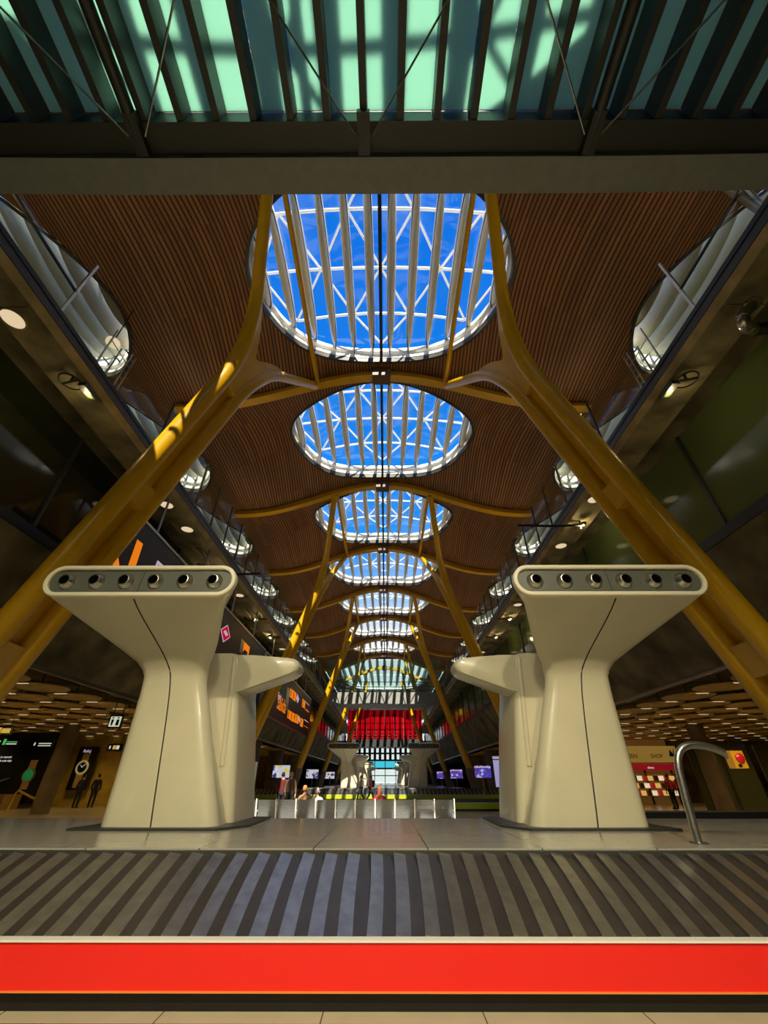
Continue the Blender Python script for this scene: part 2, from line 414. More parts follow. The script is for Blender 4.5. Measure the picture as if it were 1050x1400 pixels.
# ------------------------------------------------------------------ leaning forked columns
def colx(z): return 4.3 + (11.6-(z-CZ))*.347      # |x| of the trunk at height z
def bez(a,b,c,n=12):
    a,b,c = map(Vector,(a,b,c)); return [a*(1-t)**2 + b*2*t*(1-t) + c*t*t for t in [i/n for i in range(n+1)]]
def column(s, y, label, last=False):
    g = empty('forked_column', (s*colx(0),y,0), label, 'column', 'yellow forked columns')
    zf = CZ+.9
    MB().loft([[ (s*colx(z)+rx*math.cos(2*PI*i/20), y+ry*math.sin(2*PI*i/20), z) for i in range(20)]
               for z,rx,ry in ((0,.62,.95),(zf-.25,.44,.82),(zf,.34,.76))]).build('concrete_foot', PILLAR, g, smooth=True)
    zb = CZ+10.2; paths = []
    for d in (-1,1):
        top = (s*3.25, y+d*BAY/2*.985, zr(3.25)-.45)
        p0 = (s*colx(zf-.05), y+d*.45, zf-.05); p1 = (s*colx(zb), y+d*.46, zb); kn = (s*(colx(CZ+11.9)), y+d*.52, CZ+11.9)
        v = Vector(top)-Vector(kn); p3 = Vector(kn)+v*.30
        pts = [p0, tuple(Vector(p0).lerp(Vector(p1),.5))] + bez(p1,kn,p3,12) + [tuple(Vector(p3).lerp(Vector(top),.5)), top]
        paths.append(pts)
        n = len(pts); rs = [.245 - .06*max(0,(i-8))/(n-9) for i in range(n)]
        MB().tube(pts, rs, 20).build('tube_leg', YEL, g, smooth=True)
    # web between the tubes, recessed, with battens
    m = MB()
    m.loft([[(s*(colx(z)+.10)+i,y+j,z) for i,j in ((-.03,-.42),(.03,-.42),(.03,.42),(-.03,.42))] for z in (zf,CZ+10.6)])
    m.build('web_plate', YEL, g)
    for zz in (CZ+2.0, CZ+6.1):
        m = MB(); m.loft([[(s*colx(z)+i,y+j,z) for i,j in ((-.14,-.40),(.14,-.40),(.14,.40),(-.14,.40))] for z in (zz-.3,zz+.3)])
        m.build('batten', YEL, g)
    # saddle web filling the crotch of the fork
    def along(pts, d):
        for a,b in zip(pts,pts[1:]):
            l = (b-a).length
            if d <= l: return a.lerp(b,d/l)
            d -= l
        return pts[-1]
    F,B = [[Vector(p) for p in q if Vector(p).z > CZ+10.1] for q in paths]
    rows = []
    for i in range(15):
        u = i/14; T = 1.75+2.2*abs(2*u-1)**1.7; row = []
        for j in range(9):
            t = T*j/8; row.append(along(F,t).lerp(along(B,t),u))
        rows.append(row)
    for d in (1,):
        m = MB(); th = .10
        front = [[(p.x-s*th,p.y,p.z) for p in r] for r in rows]; back = [[(p.x+s*th,p.y,p.z) for p in r] for r in rows]
        m.loft([f+bk[::-1] for f,bk in zip(front,back)])
        m.build('fork_web', YEL, g, smooth=True)
    return g
for i in range(5):
    y = yc(1)+2*BAY*i
    for s in (-1,1):
        side = 'left' if s < 0 else 'right'
        wh = ['nearest on the %s, rising behind the cream diffuser tower','second along the %s side','third along the %s side','fourth along the %s side, by the far bridge','farthest along the %s side, past the green bridge'][i] % side
        column(s, y, 'yellow leaning column forked at the top, '+wh)
        if i < 4:
            tr = MB().tube([(s*3.12,y-BAY/2+.2,zr(3.12)-.42),(s*3.12,y+BAY/2-.2,zr(3.12)-.42)], .10, 12).build('tie_rod', YEL, smooth=True)
            tag(tr, 'thin yellow tie rod crossing the %s skylight, %s half' % (['nearest','third','fifth','seventh'][i], side), 'tie rod', 'yellow tie rods')

# ------------------------------------------------------------------ balconies and side walls (both sides)
Y0, Y1 = -14.2, 104
for s in (-1,1):
    sd = 'left' if s < 0 else 'right'
    X = lambda x: s*x
    g = empty('balcony', (s*8,0,CZ+8.5), 'concrete balcony slab along the %s side of the hall' % sd, 'balcony', 'concrete balconies')
    def strip(poly, name, mat, y0=Y0, y1=Y1, par=g):
        return MB().prism(poly, lambda u,v,d: (s*u,d,CZ+v), y0, y1).build(name, mat, par)
    strip([(7.38,8.74),(7.6,8.74),(7.6,9.02),(7.38,9.02)], 'edge_band', DSTEEL)
    strip([(7.36,8.97),(7.5,8.97),(7.5,9.1),(7.36,9.1)], 'edge_rail', BLACK)
    strip([(7.40,8.735),(7.6,8.735),(7.6,8.57),(7.52,8.57)], 'edge_bevel', CONCL)
    # soffit cast in bays with open joints
    yy = -14.2
    while yy < Y1-1:
        strip([(7.53,8.56),(8.43,8.55),(8.43,8.9),(21.6,8.9),(21.6,9.0),(7.53,9.0)], 'soffit_slab', CONC, yy, yy+6.28)
        yy += 6.3
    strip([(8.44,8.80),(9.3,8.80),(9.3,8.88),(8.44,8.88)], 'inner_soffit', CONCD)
    # glazed storey under the balcony
    gw = empty('wall_%s' % sd, (s*9.25,0,CZ), 'glazed storey and concrete slab under the %s balcony' % sd, 'wall', kind='structure')
    strip([(9.25,5.5),(9.33,5.5),(9.33,8.82),(9.25,8.82)], 'window_glass', DARKGL if s < 0 else OLIVEGL, par=gw)
    strip([(9.0,5.22),(9.4,5.22),(9.4,5.5),(9.0,5.5)], 'ledge', BLACK, par=gw)
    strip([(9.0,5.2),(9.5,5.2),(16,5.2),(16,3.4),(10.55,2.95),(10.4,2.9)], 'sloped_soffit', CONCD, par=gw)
    strip([(10.45,2.80),(10.6,2.80),(10.6,2.92),(10.45,2.92)], 'service_rail', STEEL, par=gw)
    MB().tube([(s*10.9,-10,CZ+2.9),(s*10.9,17,CZ+2.9),(s*10.75,17.4,CZ+2.82),(s*10.75,70,CZ+2.82)], .025, 6).build('conduit', STEEL, gw)
    for yy in [1.9+3.55*i for i in range(0,24)]:
        MB().box(min(X(9.18),X(9.26)),max(X(9.18),X(9.26)),yy-.045,yy+.045,CZ+5.5,CZ+8.8).build('mullion', DSTEEL, gw)
    # outer closing walls
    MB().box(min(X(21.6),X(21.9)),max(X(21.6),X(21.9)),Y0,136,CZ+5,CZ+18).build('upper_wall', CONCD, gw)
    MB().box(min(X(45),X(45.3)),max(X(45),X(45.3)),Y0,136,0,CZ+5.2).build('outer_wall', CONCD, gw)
    MB().box(min(X(10.3),X(45)),max(X(10.3),X(45)),Y0,136,CZ+3.35,CZ+3.5).build('plenum', BLACK, gw)
    # glass balustrade with tall posts
    b = empty('glass_balustrade', (s*7.45,0,CZ+9.1), 'tall glass balustrade with thin dark posts on the %s balcony edge' % sd, 'balustrade', 'glass balustrades')
    posts = [1.7,5.1] + [9.75+1.65*i for i in range(0,34)]
    for i,yy in enumerate(posts):
        m = MB(); m.box(min(X(7.40),X(7.46)),max(X(7.40),X(7.46)),yy-.03,yy+.03,CZ+9.08,CZ+11.3); m.build('post', METAL if i < 2 else DSTEEL, b)
    for a,c in [(-2,1.66),(1.74,5.06),(5.14,9.7)]+[(posts[i]+.04,posts[i+1]-.04) for i in range(2,len(posts)-1)]:
        MB().box(min(X(7.42),X(7.435)),max(X(7.42),X(7.435)),a,c,CZ+9.1,CZ+(10.2 if a < 9 else 11.2)).build('glass_pane', RAILGL, b)
    MB().box(min(X(7.40),X(7.45)),max(X(7.40),X(7.45)),-2,5.1,CZ+9.95,CZ+10.0).build('hand_rail', BLACK, b)
MB().box(-46,46,-14.6,-14.2,0,CZ+18).build('wall_back', CONCD)
tag(bpy.data.objects['wall_back'], 'concrete wall behind the viewpoint', 'wall', kind='structure')
MB().box(-46,46,-14.5,137,-.2,0).build('floor', FLOORM)
tag(bpy.data.objects['floor'], 'polished pale stone floor of the baggage hall', 'floor', kind='structure')
# far facade
g = empty('window_%d' % (WN[0]+1), (0,136,0), 'far end facade of white daylight panes and dark mullions', 'window', kind='structure')
m = MB(); m.box(-46,-12,136,136.4,0,CZ+11); m.box(12,46,136,136.4,0,CZ+11); m.box(-46,-19,136,136.4,CZ+11,CZ+18); m.box(19,46,136,136.4,CZ+11,CZ+18); m.box(-19,19,136,136.4,CZ+16,CZ+18); m.build('facade_wall', CONCD, g)
CYAN = glassy('cyan_pane', (.25,.75,.85), .05); CLR = glassy('clear_pane', (.85,.92,.92), .05)
m = MB()
for i in range(-12,13): m.box(i*1.5-.22,i*1.5+.22,135.9,136.05,CZ+11,CZ+16)
for z in (12.6,14.2): m.box(-19,19,135.8,135.95,CZ+z-.1,CZ+z+.1)
for i in range(-8,9): m.box(i*1.5-.38,i*1.5+.38,135.9,136.05,CZ+4.8,CZ+11)
for z in (4.7,6.4,7.9,9.4): m.box(-12,12,135.8,135.95,CZ+z-.22,CZ+z+.22)
for i in range(-4,5): m.box(i*3-.1,i*3+.1,135.9,136.05,0,CZ+4.8)
m.box(-12,12,135.8,135.95,CZ+2.5,CZ+2.9); m.box(-12,12,135.8,135.95,CZ+.9,CZ+1.1); m.build('mullion_grid', BLACK, g)
MB().box(-12,12,136.1,136.12,CZ+2.9,CZ+4.7).build('cyan_band', CYAN, g)
m = MB(); m.box(-12,12,136.1,136.12,0,CZ+2.9); m.box(-12,12,136.1,136.12,CZ+4.7,CZ+11); m.box(-19,19,136.1,136.12,CZ+11,CZ+16); m.build('pane', CLR, g)
tag(MB().box(-80,80,137.5,400,-.4,-.2).build('apron', M_('apron_concrete',(.6,.6,.58),.9)), 'sunlit apron ground outside the far facade', 'ground', kind='structure')
# ------------------------------------------------------------------ baggage carousels
def carousel(yf, x0, x1, zp, panel, labels, nslat=True, group='baggage carousels', step=.24, lift=0):
    """front face at y = yf; slats climb from the trim up to the island edge zp"""
    g = empty('baggage_carousel', ((x0+x1)/2,yf,0), labels, 'baggage carousel', group)
    MB().box(x0,x1,yf+.03,yf+.09,0,.115).build('kick_plate', BLACK, g)
    MB().box(x0,x1,yf-.02,yf+.06,.115,.378).build('side_panel', panel, g)
    MB().box(x0,x1,yf-.035,yf+.06,.378,.392).build('top_trim', WHITE, g)
    MB().box(x0,x1,yf-.03,yf+.06,.108,.118).build('lower_trim', M_('orange_trim',(.8,.25,.05),.4), g)
    MB().add([(x0,yf+.06,.36),(x1,yf+.06,.36),(x1,yf+1.05,zp-.04),(x0,yf+1.05,zp-.04),(x0,yf+.06,.1),(x1,yf+.06,.1),(x1,yf+1.05,.1),(x0,yf+1.05,.1)],
         [(0,1,2,3),(4,7,6,5),(0,4,5,1),(1,5,6,2),(2,6,7,3),(3,7,4,0)]).build('slat_bed', RUBBER, g)
    MB().box(x0,x1,yf+1.03,yf+1.10,zp-.25,zp-.015).build('inner_skirt', DSTEEL, g)
    if nslat:
        n = int((x1-x0)/step)
        for i in range(n):
            xa = x0+.02+i*step; m = MB()
            # a slat: a bowed rubber plate with a metal strip, one side overlapping the next
            for c,(u0,u1,h0,h1) in enumerate(((0,.52,.034,.016),(.52,1.05,.016,.006))):
                m.cur = c; rings = []
                for j in range(9):
                    t = j/8; yy = yf+.065+.985*t; zz = .365+(zp-.05-.365)*t; bow = .012*math.sin(PI*t)*(1 if xa > 0 else -1)
                    rings.append([(xa+u0*step+bow,yy,zz+h0),(xa+u1*step+bow,yy,zz+h1),(xa+u1*step+bow,yy,zz-.004),(xa+u0*step+bow,yy,zz-.004)])
                m.loft(rings)
            m.build('slat', [SLATL,SLATD], g)
    return g
carousel(4.56, -6, 6, .83, RED, 'baggage carousel with red side panel in the foreground, below the cream towers')
def island(y0, y1, x0, x1, z, lab):
    g = empty('carousel_island', ((x0+x1)/2,y0,0), lab, 'platform', 'carousel islands')
    MB().box(x0,x1,y0,y1,.02,z).build('stone_top', PLAT, g)
    return g
isl = island(5.67, 9.75, -7.7, 7.7, .83, 'pale stone island carrying the two nearest cream towers behind the red carousel')
MB().box(5.2,7.7,9.66,9.76,.835,.93).build('edge_strip', BLACK, isl)
MB().box(5.2,7.7,9.64,9.70,.93,.955).build('edge_cap', METAL, isl)

# ------------------------------------------------------------------ cream air diffuser towers
def pchip(xs, ys, x):
    if x <= xs[0]: return ys[0]
    if x >= xs[-1]: return ys[-1]
    i = max(j for j in range(len(xs)-1) if xs[j] <= x)
    n = len(xs); h = [xs[j+1]-xs[j] for j in range(n-1)]; d = [(ys[j+1]-ys[j])/h[j] for j in range(n-1)]
    m = [d[0]] + [0 if d[j-1]*d[j] <= 0 else 2*d[j-1]*d[j]/(d[j-1]+d[j]) for j in range(1,n-1)] + [d[-1]]
    t = (x-xs[i])/h[i]
    return (2*t**3-3*t*t+1)*ys[i]+(t**3-2*t*t+t)*h[i]*m[i]+(-2*t**3+3*t*t)*ys[i+1]+(t**3-t*t)*h[i]*m[i+1]
ZB, ZW = .83, 3.02            # island top, waist
ZL, ZT = 3.90, 4.44           # lower and upper edge of the nozzle face
YF = 6.10                     # nozzle face plane
rc = (ZT-ZL)/2; XO, XI = -5.43, -2.28   # extreme outer and inner |x| (left tower)
def tower(s, label):
    g = empty('air_diffuser_tower', (s*3.3,8.6,ZB), label, 'air diffuser', 'cream diffuser towers')
    zm = (ZL+ZT)/2
    def ext(z):
        """outer x, inner x, front y, back y at height z, for the left tower"""
        xo = pchip([ZB,ZW-.5,ZW,ZW+.22],[-4.20,-4.24,-4.25,-4.36],z)
        xi = pchip([ZB,ZW-.6,ZW,ZW+.22],[-2.38,-2.92,-3.10,-3.03],z)
        yf = pchip([ZB,ZW-.4,ZW,ZW+.2,ZL],[7.60,7.62,7.58,7.40,YF],z)
        yb = pchip([ZB,ZW,ZT],[9.55,9.15,8.9],z)
        if z > ZW+.2:
            t = (z-ZW-.2)/(ZL+.06-ZW-.2)
            if z < ZL+.06: xo = -4.34+(XO+.10+4.34)*t; xi = -3.04+(XI-.07+3.04)*t
            else:
                c = max(-1,min(1,(z-zm)/rc)); w_ = rc*math.sqrt(max(0,1-c*c)); xo = XO+rc-w_; xi = XI-rc+w_
        if z > ZL: yf = YF
        return xo,xi,yf,yb
    def ring(z):
        xo,xi,yf,yb = ext(z); n = 12; pts = []
        # front corner radius grows away from the sharp nozzle face
        k = max(0,min(1,(ZL-z)/.5)); rf = .05+.16*k; rb = .35
        lean = .15+.40*max(0,(z-ZB)/(ZW-ZB)) if z < ZW else .55+.75*min(1,(z-ZW)/.7)
        def arc(cx,cy,r,a0,a1,m):
            return [(cx+r*math.cos(a0+(a1-a0)*i/m), cy+r*math.sin(a0+(a1-a0)*i/m)) for i in range(m+1)]
        pts += arc(xo+rf,yf+rf,rf,PI,1.5*PI,6)
        pts += [(xo+rf+(xi-xo-2*rf)*t, yf-.03*k*math.sin(PI*t)) for t in (.2,.4,.6,.8)]
        pts += arc(xi-rf,yf+rf,rf,1.5*PI,2*PI,6)
        pts += arc(xi-rb-lean,yb-rb,rb,0,.5*PI,6)
        pts += arc(xo+rb,yb-rb,rb,.5*PI,PI,6)
        return [(x if s < 0 else -x, y, z) for x,y in pts]
    zs = [ZB+.03+(ZW-.5-ZB)*i/8 for i in range(9)] + [ZW-.45+.11*i for i in range(1,9)]
    zs = [z for z in zs if z < ZW+.4] + [ZW+.45+(ZL+.02-ZW-.45)*i/6 for i in range(7)] + [zm-rc*math.cos(PI*i/16) for i in range(2,17)]
    zs = sorted(set(round(z,4) for z in zs)); zs = [z for z in zs if z <= ZT]
    MB().loft([ring(z) for z in zs]).build('shell', CREAM, g, smooth=True)
    # nozzle face: grey stadium plate inside a raised cream rim
    def stad(off, y, n=14):
        r = rc-off; a = []
        for i in range(n+1): t = PI/2+PI*i/n; a.append((XO+rc+r*math.cos(t), y, zm+r*math.sin(t)))
        for i in range(n+1): t = -PI/2+PI*i/n; a.append((XI-rc+r*math.cos(t), y, zm+r*math.sin(t)))
        return [((x if s < 0 else -x),y,z) for x,y,z in a]
    prof = [(0,YF+.04),(0,YF-.05),(.015,YF-.065),(.055,YF-.065),(.07,YF-.05),(.07,YF+.02)]
    rings = [list(p) for p in zip(*[stad(o,y) for o,y in prof])]; rings.append(rings[0])
    MB().loft(rings, cap=False).build('face_rim', CREAM2, g, smooth=True)
    n = len(stad(0,0)); m = MB(); m.add(stad(.065,YF-.012)+stad(.065,YF+.03), [tuple(range(n))[::-1],tuple(range(n,2*n))]+[(i,(i+1)%n,n+(i+1)%n,n+i) for i in range(n)])
    m.build('nozzle_panel', PANEL, g)
    for i in range(6):
        x = XO+.36+(XI-XO-.72)*i/5; x = x if s < 0 else -x
        # cup aims slightly towards the hall axis
        Mx = Matrix.Translation((x,YF-.012,zm)) @ Matrix.Rotation(R(90),4,'X')
        nz = MB().lathe([(.135,0),(.13,.02),(.112,.045),(.088,.09),(.076,.092),(.07,.07)], Mx, 24, cap=False).build('nozzle', METAL, g, smooth=True)
        M2 = Matrix.Translation((x,YF-.085,zm)) @ Matrix.Rotation(R(90),4,'X')
        MB().lathe([(.001,0),(.074,0),(.074,.004),(.001,.004)], M2, 20).build('nozzle_hole', VOID, nz)
    # joint line running down the front of the shell
    sx = lambda z: pchip([ZB,ZW,ZL,ZT],[-3.34,-3.68,-3.90,-3.80],z)
    zz = [ZB+.03+(ZL-.02-ZB-.03)*i/30 for i in range(31)]
    pts = []
    for z in zz:
        xo,xi,yf,yb = ext(z); x = sx(z); k = max(0,min(1,(ZL-z)/.5))
        pts.append((x if s < 0 else -x, yf-.03*k, z))
    MB().tube(pts, .011, 6).build('joint', SEAM, g)
    highlight_pts = [(p[0]+(-.03 if s < 0 else .03),p[1]+.004,p[2]) for p in pts]
    MB().tube(highlight_pts, .005, 5).build('joint', CREAM2, g)  # pale hairline in lighter trim, standing for the highlight along the joint
    xs_ = -3.86 if s < 0 else 3.86
    MB().tube([(xs_,YF-.016,ZL+.07),(xs_+(.02 if s<0 else -.02),YF-.016,ZT-.07)], .005, 6).build('joint', SEAM, g)
    # inner side outlet: upright body and beak pointing to the hall axis
    def wring(x0,x1,y0,y1,z,r=.12):
        o = []
        for cx,cy,a in ((x0+r,y0+r,PI),(x1-r,y0+r,1.5*PI),(x1-r,y1-r,0),(x0+r,y1-r,.5*PI)):
            for i in range(6): t = a+PI/2*i/5; o.append((cx+r*math.cos(t),cy+r*math.sin(t),z))
        return [((x if s < 0 else -x),y,z) for x,y,z in o]
    W = [(ZB+.03,-2.36),(1.6,-2.47),(2.3,-2.58),(2.75,-2.66),(2.93,-2.70),(3.2,-2.70),(3.46,-2.70),(3.54,-2.74),(3.58,-2.84)]
    MB().loft([wring(-3.6,xr,8.30,9.75,z,.14 if z < 3.6 else .1) for z,xr in W]).build('side_body', CREAM, g, smooth=True)
    prof = [(-2.95,3.57),(-2.5,3.565),(-1.9,3.52),(-1.66,3.49),(-1.58,3.44),(-1.55,3.36),(-1.58,3.28),(-1.66,3.21),(-1.9,3.12),(-2.3,2.98),(-2.62,2.87),(-2.95,2.80)]
    rings = []
    for y,sc_ in ((8.31,.88),(8.325,.95),(8.37,.99),(8.43,1),(8.86,1),(8.92,.97),(8.95,.9)):
        cx,cz = -2.6,3.25
        rings.append([(((cx+(x-cx)*sc_) if s < 0 else -(cx+(x-cx)*sc_)),y,cz+(z-cz)*sc_) for x,z in prof])
    MB().loft(rings).build('side_beak', CREAM, g, smooth=True)
    mx_ = 1 if s < 0 else -1
    MB().tube([(mx_*-2.70,8.318,1.65),(mx_*-2.86,8.318,3.5)], .05, 10).build('side_flute', CREAM, g, smooth=True)
    # base plate
    bp = [(-4.50,7.42),(-2.30,7.42),(-1.98,8.0),(-2.05,9.72),(-4.42,9.72)]
    MB().prism([((x if s < 0 else -x),y) for x,y in bp], lambda u,v,d:(u,v,d), ZB+.001, ZB+.03).build('base_plate', DSTEEL, g)
    return g
tl = tower(-1, 'large cream diffuser tower on the left, six nozzles, in front of the yellow column')
tr_ = tower(1, 'large cream diffuser tower on the right, beside the curved steel hoop')
for i,dy in enumerate((38.4,62,86)):
    for s,t in ((-1,tl),(1,tr_)):
        c = copy_tree(t); c.location.y += dy
        c['label'] = 'small distant cream tower %s the green carousel on the %s side' % (['standing just behind','second behind','farthest behind'][i], 'left' if s < 0 else 'right')
carousel(42.0, -12, 12, .83, GREEN, 'distant carousel with green side panel across the hall behind the walkers', step=.36)
island(43.11, 60, -7.3, 7.3, .83, 'stone island behind the green carousel with the small towers')
island(63, 82, -7.3, 7.3, .83, 'second distant stone island behind the green carousel')
island(90, 108, -7.3, 7.3, .83, 'farthest stone island towards the bright end facade')
carousel(27.6, 1.5, 9.2, .55, GREEN, 'low green carousel side to the right behind the metal bench', nslat=False)

# ------------------------------------------------------------------ steel hoop with emergency stop
g = empty('steel_hoop', (3.84,6.05,.83), 'curved steel hoop with yellow emergency stop box on the right island', 'hoop')
pts = [(3.84,6.05,.831),(3.87,6.05,1.25),(3.90,6.05,1.50)]+bez((3.90,6.05,1.50),(3.93,6.05,1.86),(4.25,6.05,1.83),8)[1:]+bez((4.25,6.05,1.83),(4.5,6.05,1.81),(4.62,6.05,1.70),6)[1:]
MB().tube(pts, .045, 16).build('hoop_tube', STEEL, g, smooth=True)
MB().lathe([(.10,0),(.10,.012),(.06,.016)], Matrix.Translation((3.84,6.05,.831)), 20).build('foot_flange', STEEL, g)
bx = MB().box(4.58,4.74,5.96,6.08,1.57,1.76).build('stop_box', M_('yellow_box',(.75,.36,.015),.4), g)
MB().lathe([(.052,0),(.052,.02),(.035,.035),(.001,.038)], Matrix.Translation((4.67,5.958,1.68)) @ Matrix.Rotation(R(90),4,'X'), 18).build('stop_button', M_('red_button',(.75,.01,.02),.3), bx, smooth=True)
MB().box(4.62,4.66,5.952,5.962,1.585,1.615).build('stop_mark', BLACK, bx)

# ------------------------------------------------------------------ glass floored bridge overhead
ZBR = CZ+7.7
g = empty('footbridge', (0,2,ZBR), 'glass floored footbridge of dark steel joists overhead', 'footbridge')
m = MB()
for (xa,xb,za,zb) in ((-3.9,3.8,0,0),(3.8,7.9,0,.16),(-8.1,-3.9,.16,0)):
    m.add([(xa,1.98,ZBR+za+.0),(xb,1.98,ZBR+zb+.0),(xb,2.43,ZBR+zb),(xa,2.43,ZBR+za),(xa,1.98,ZBR+.75),(xb,1.98,ZBR+.75),(xb,2.43,ZBR+.75),(xa,2.43,ZBR+.75)],
          [(3,2,1,0),(4,5,6,7),(0,1,5,4),(1,2,6,5),(2,3,7,6),(3,0,4,7)])
m.build('edge_beam', BEAMG, g)
MB().box(-8.1,7.9,1.62,1.97,ZBR+.16,ZBR+.70).build('inner_beam', DSTEEL, g)
MB().box(-8.1,7.9,-4.2,-3.9,ZBR+.0,ZBR+.75).build('rear_beam', DSTEEL, g)
for i in range(-14,15):
    x = -.12+.53*i
    MB().box(x-.05,x+.05,-3.9,1.62,ZBR+.2,ZBR+.62).build('joist', DSTEEL, g)
    if i < 14: MB().box(x+.05,x+.48,-3.9,1.60,ZBR+.63,ZBR+.66).build('floor_pane', DECKGL, g)
for x in (-3.42,-.12,3.2):
    if x != -.12: MB().tube([(x,1.95,ZBR+.1),(x,-3.9,ZBR+.1)], .085, 12).build('pipe_strut', DSTEEL, g, smooth=True)
    MB().box(x-.09,x+.09,1.5,1.97,ZBR+.02,ZBR+.2).build('node_bracket', DSTEEL, g)
    for d in (-1,1):
        for a,b in (((x+d*.12,1.75),(x+d*1.66,-.2)),((x+d*1.66,-.2),(x+d*.12,-2.1))):
            MB().tube([(a[0],a[1],ZBR+.06),(b[0],b[1],ZBR+.06)], .014, 6).build('brace_rod', STEEL, g)
# invented housings for the fill spots, under the bridge behind the viewer
for i,x in enumerate((-4.2,-1.4,1.4,4.2)):
    lp = MB().lathe([(.12,0),(.14,.02),(.14,.18),(.001,.2)], Matrix.Translation((x,-3.7,ZBR-.2)), 18).build('fill_housing', DSTEEL, g)

# far bridges
def far_bridge(y, zb, ztop, xw, mat, lab, name='footbridge'):
    g = empty(name, (0,y,CZ+zb), lab, 'footbridge', 'far footbridges')
    MB().prism([(-xw,.55),(-.72*xw,0),(.72*xw,0),(xw,.55),(xw,1.3),(-xw,1.3)], lambda u,v,d:(u,d,CZ+zb+v), y, y+3.2).build('edge_beam', BEAMG if mat is GRGL else DSTEEL, g)
    for i in range(8):
        xa,xb = -xw+2*xw*i/8, -xw+2*xw*(i+1)/8
        MB().box(xa+.03,xb-.03,y+.2,y+.23,CZ+zb+1.3,CZ+ztop).build('screen_pane', mat, g)
        if i: MB().box(xa-.025,xa+.025,y+.15,y+.2,CZ+zb+.3,CZ+ztop).build('post', DSTEEL, g)
    for z in (1.55,1.95,2.5): MB().box(-xw,xw,y-.02,y+.03,CZ+zb+z-.03,CZ+zb+z+.03).build('hand_rail', DSTEEL, g)
    return g
far_bridge(53.4, 7.7, 12.9, 7.35, GRGL, 'far footbridge with tall greenish glass screen under the long white skylight')
far_bridge(88, 5.2, 11.6, 7.3, REDGL, 'farther footbridge with red tinted glass screen below the green one')
for s in (-1,1):
    g = MB().box(min(s*10.2,s*17),max(s*10.2,s*17),88,88.06,CZ+9.05,CZ+12).build('red_screen', REDGL)
    tag(g, 'red glass screen beside the distant footbridge on the %s' % ('left' if s < 0 else 'right'), 'screen', 'red side screens')
# ------------------------------------------------------------------ metal bench of eleven seats, seen from behind
PERF = M_('perforated_metal', (.15,.16,.165), .45, metal=.3, var=.15, scale=30)
g = empty('seat_bench', (-1.1,16.2,0), 'long perforated metal airport bench seen from behind, beyond the island', 'bench')
bx0, pitch = -4.62, .636
for i in range(11):
    xa = bx0+i*pitch+.045; xb = bx0+(i+1)*pitch-.045
    m = MB(); rings = []
    for j in range(7):
        t = j/6; z = .42+.50*t; y = 16.0-.16*t+.05*math.sin(PI*t)
        rings.append([(xa,y,z),(xb,y,z),(xb,y+.025,z),(xa,y+.025,z)])
    m.loft(rings).build('backrest', PERF, g, smooth=False)
    MB().box(xa,xb,16.04,16.5,.40,.43).build('seat', PERF, g)
for i in range(12):
    x = bx0+i*pitch; m = MB()
    m.bar((x,15.83,.94),(x,16.0,.40),.04,.05).bar((x,16.0,.42),(x,16.45,.42),.04,.05).bar((x,16.02,.62),(x,16.42,.62),.045,.03).bar((x,16.42,.42),(x,16.42,.62),.04,.04)
    m.build('side_frame', WHITE, g)
MB().box(bx0,bx0+11*pitch,16.16,16.24,.32,.39).build('beam', STEEL, g)
for x in (bx0+.7,bx0+2.6,bx0+4.4,bx0+6.3):
    m = MB(); m.box(x-.03,x+.03,16.17,16.23,.04,.34).box(x-.04,x+.04,15.95,16.5,.0,.04); m.build('leg', STEEL, g)

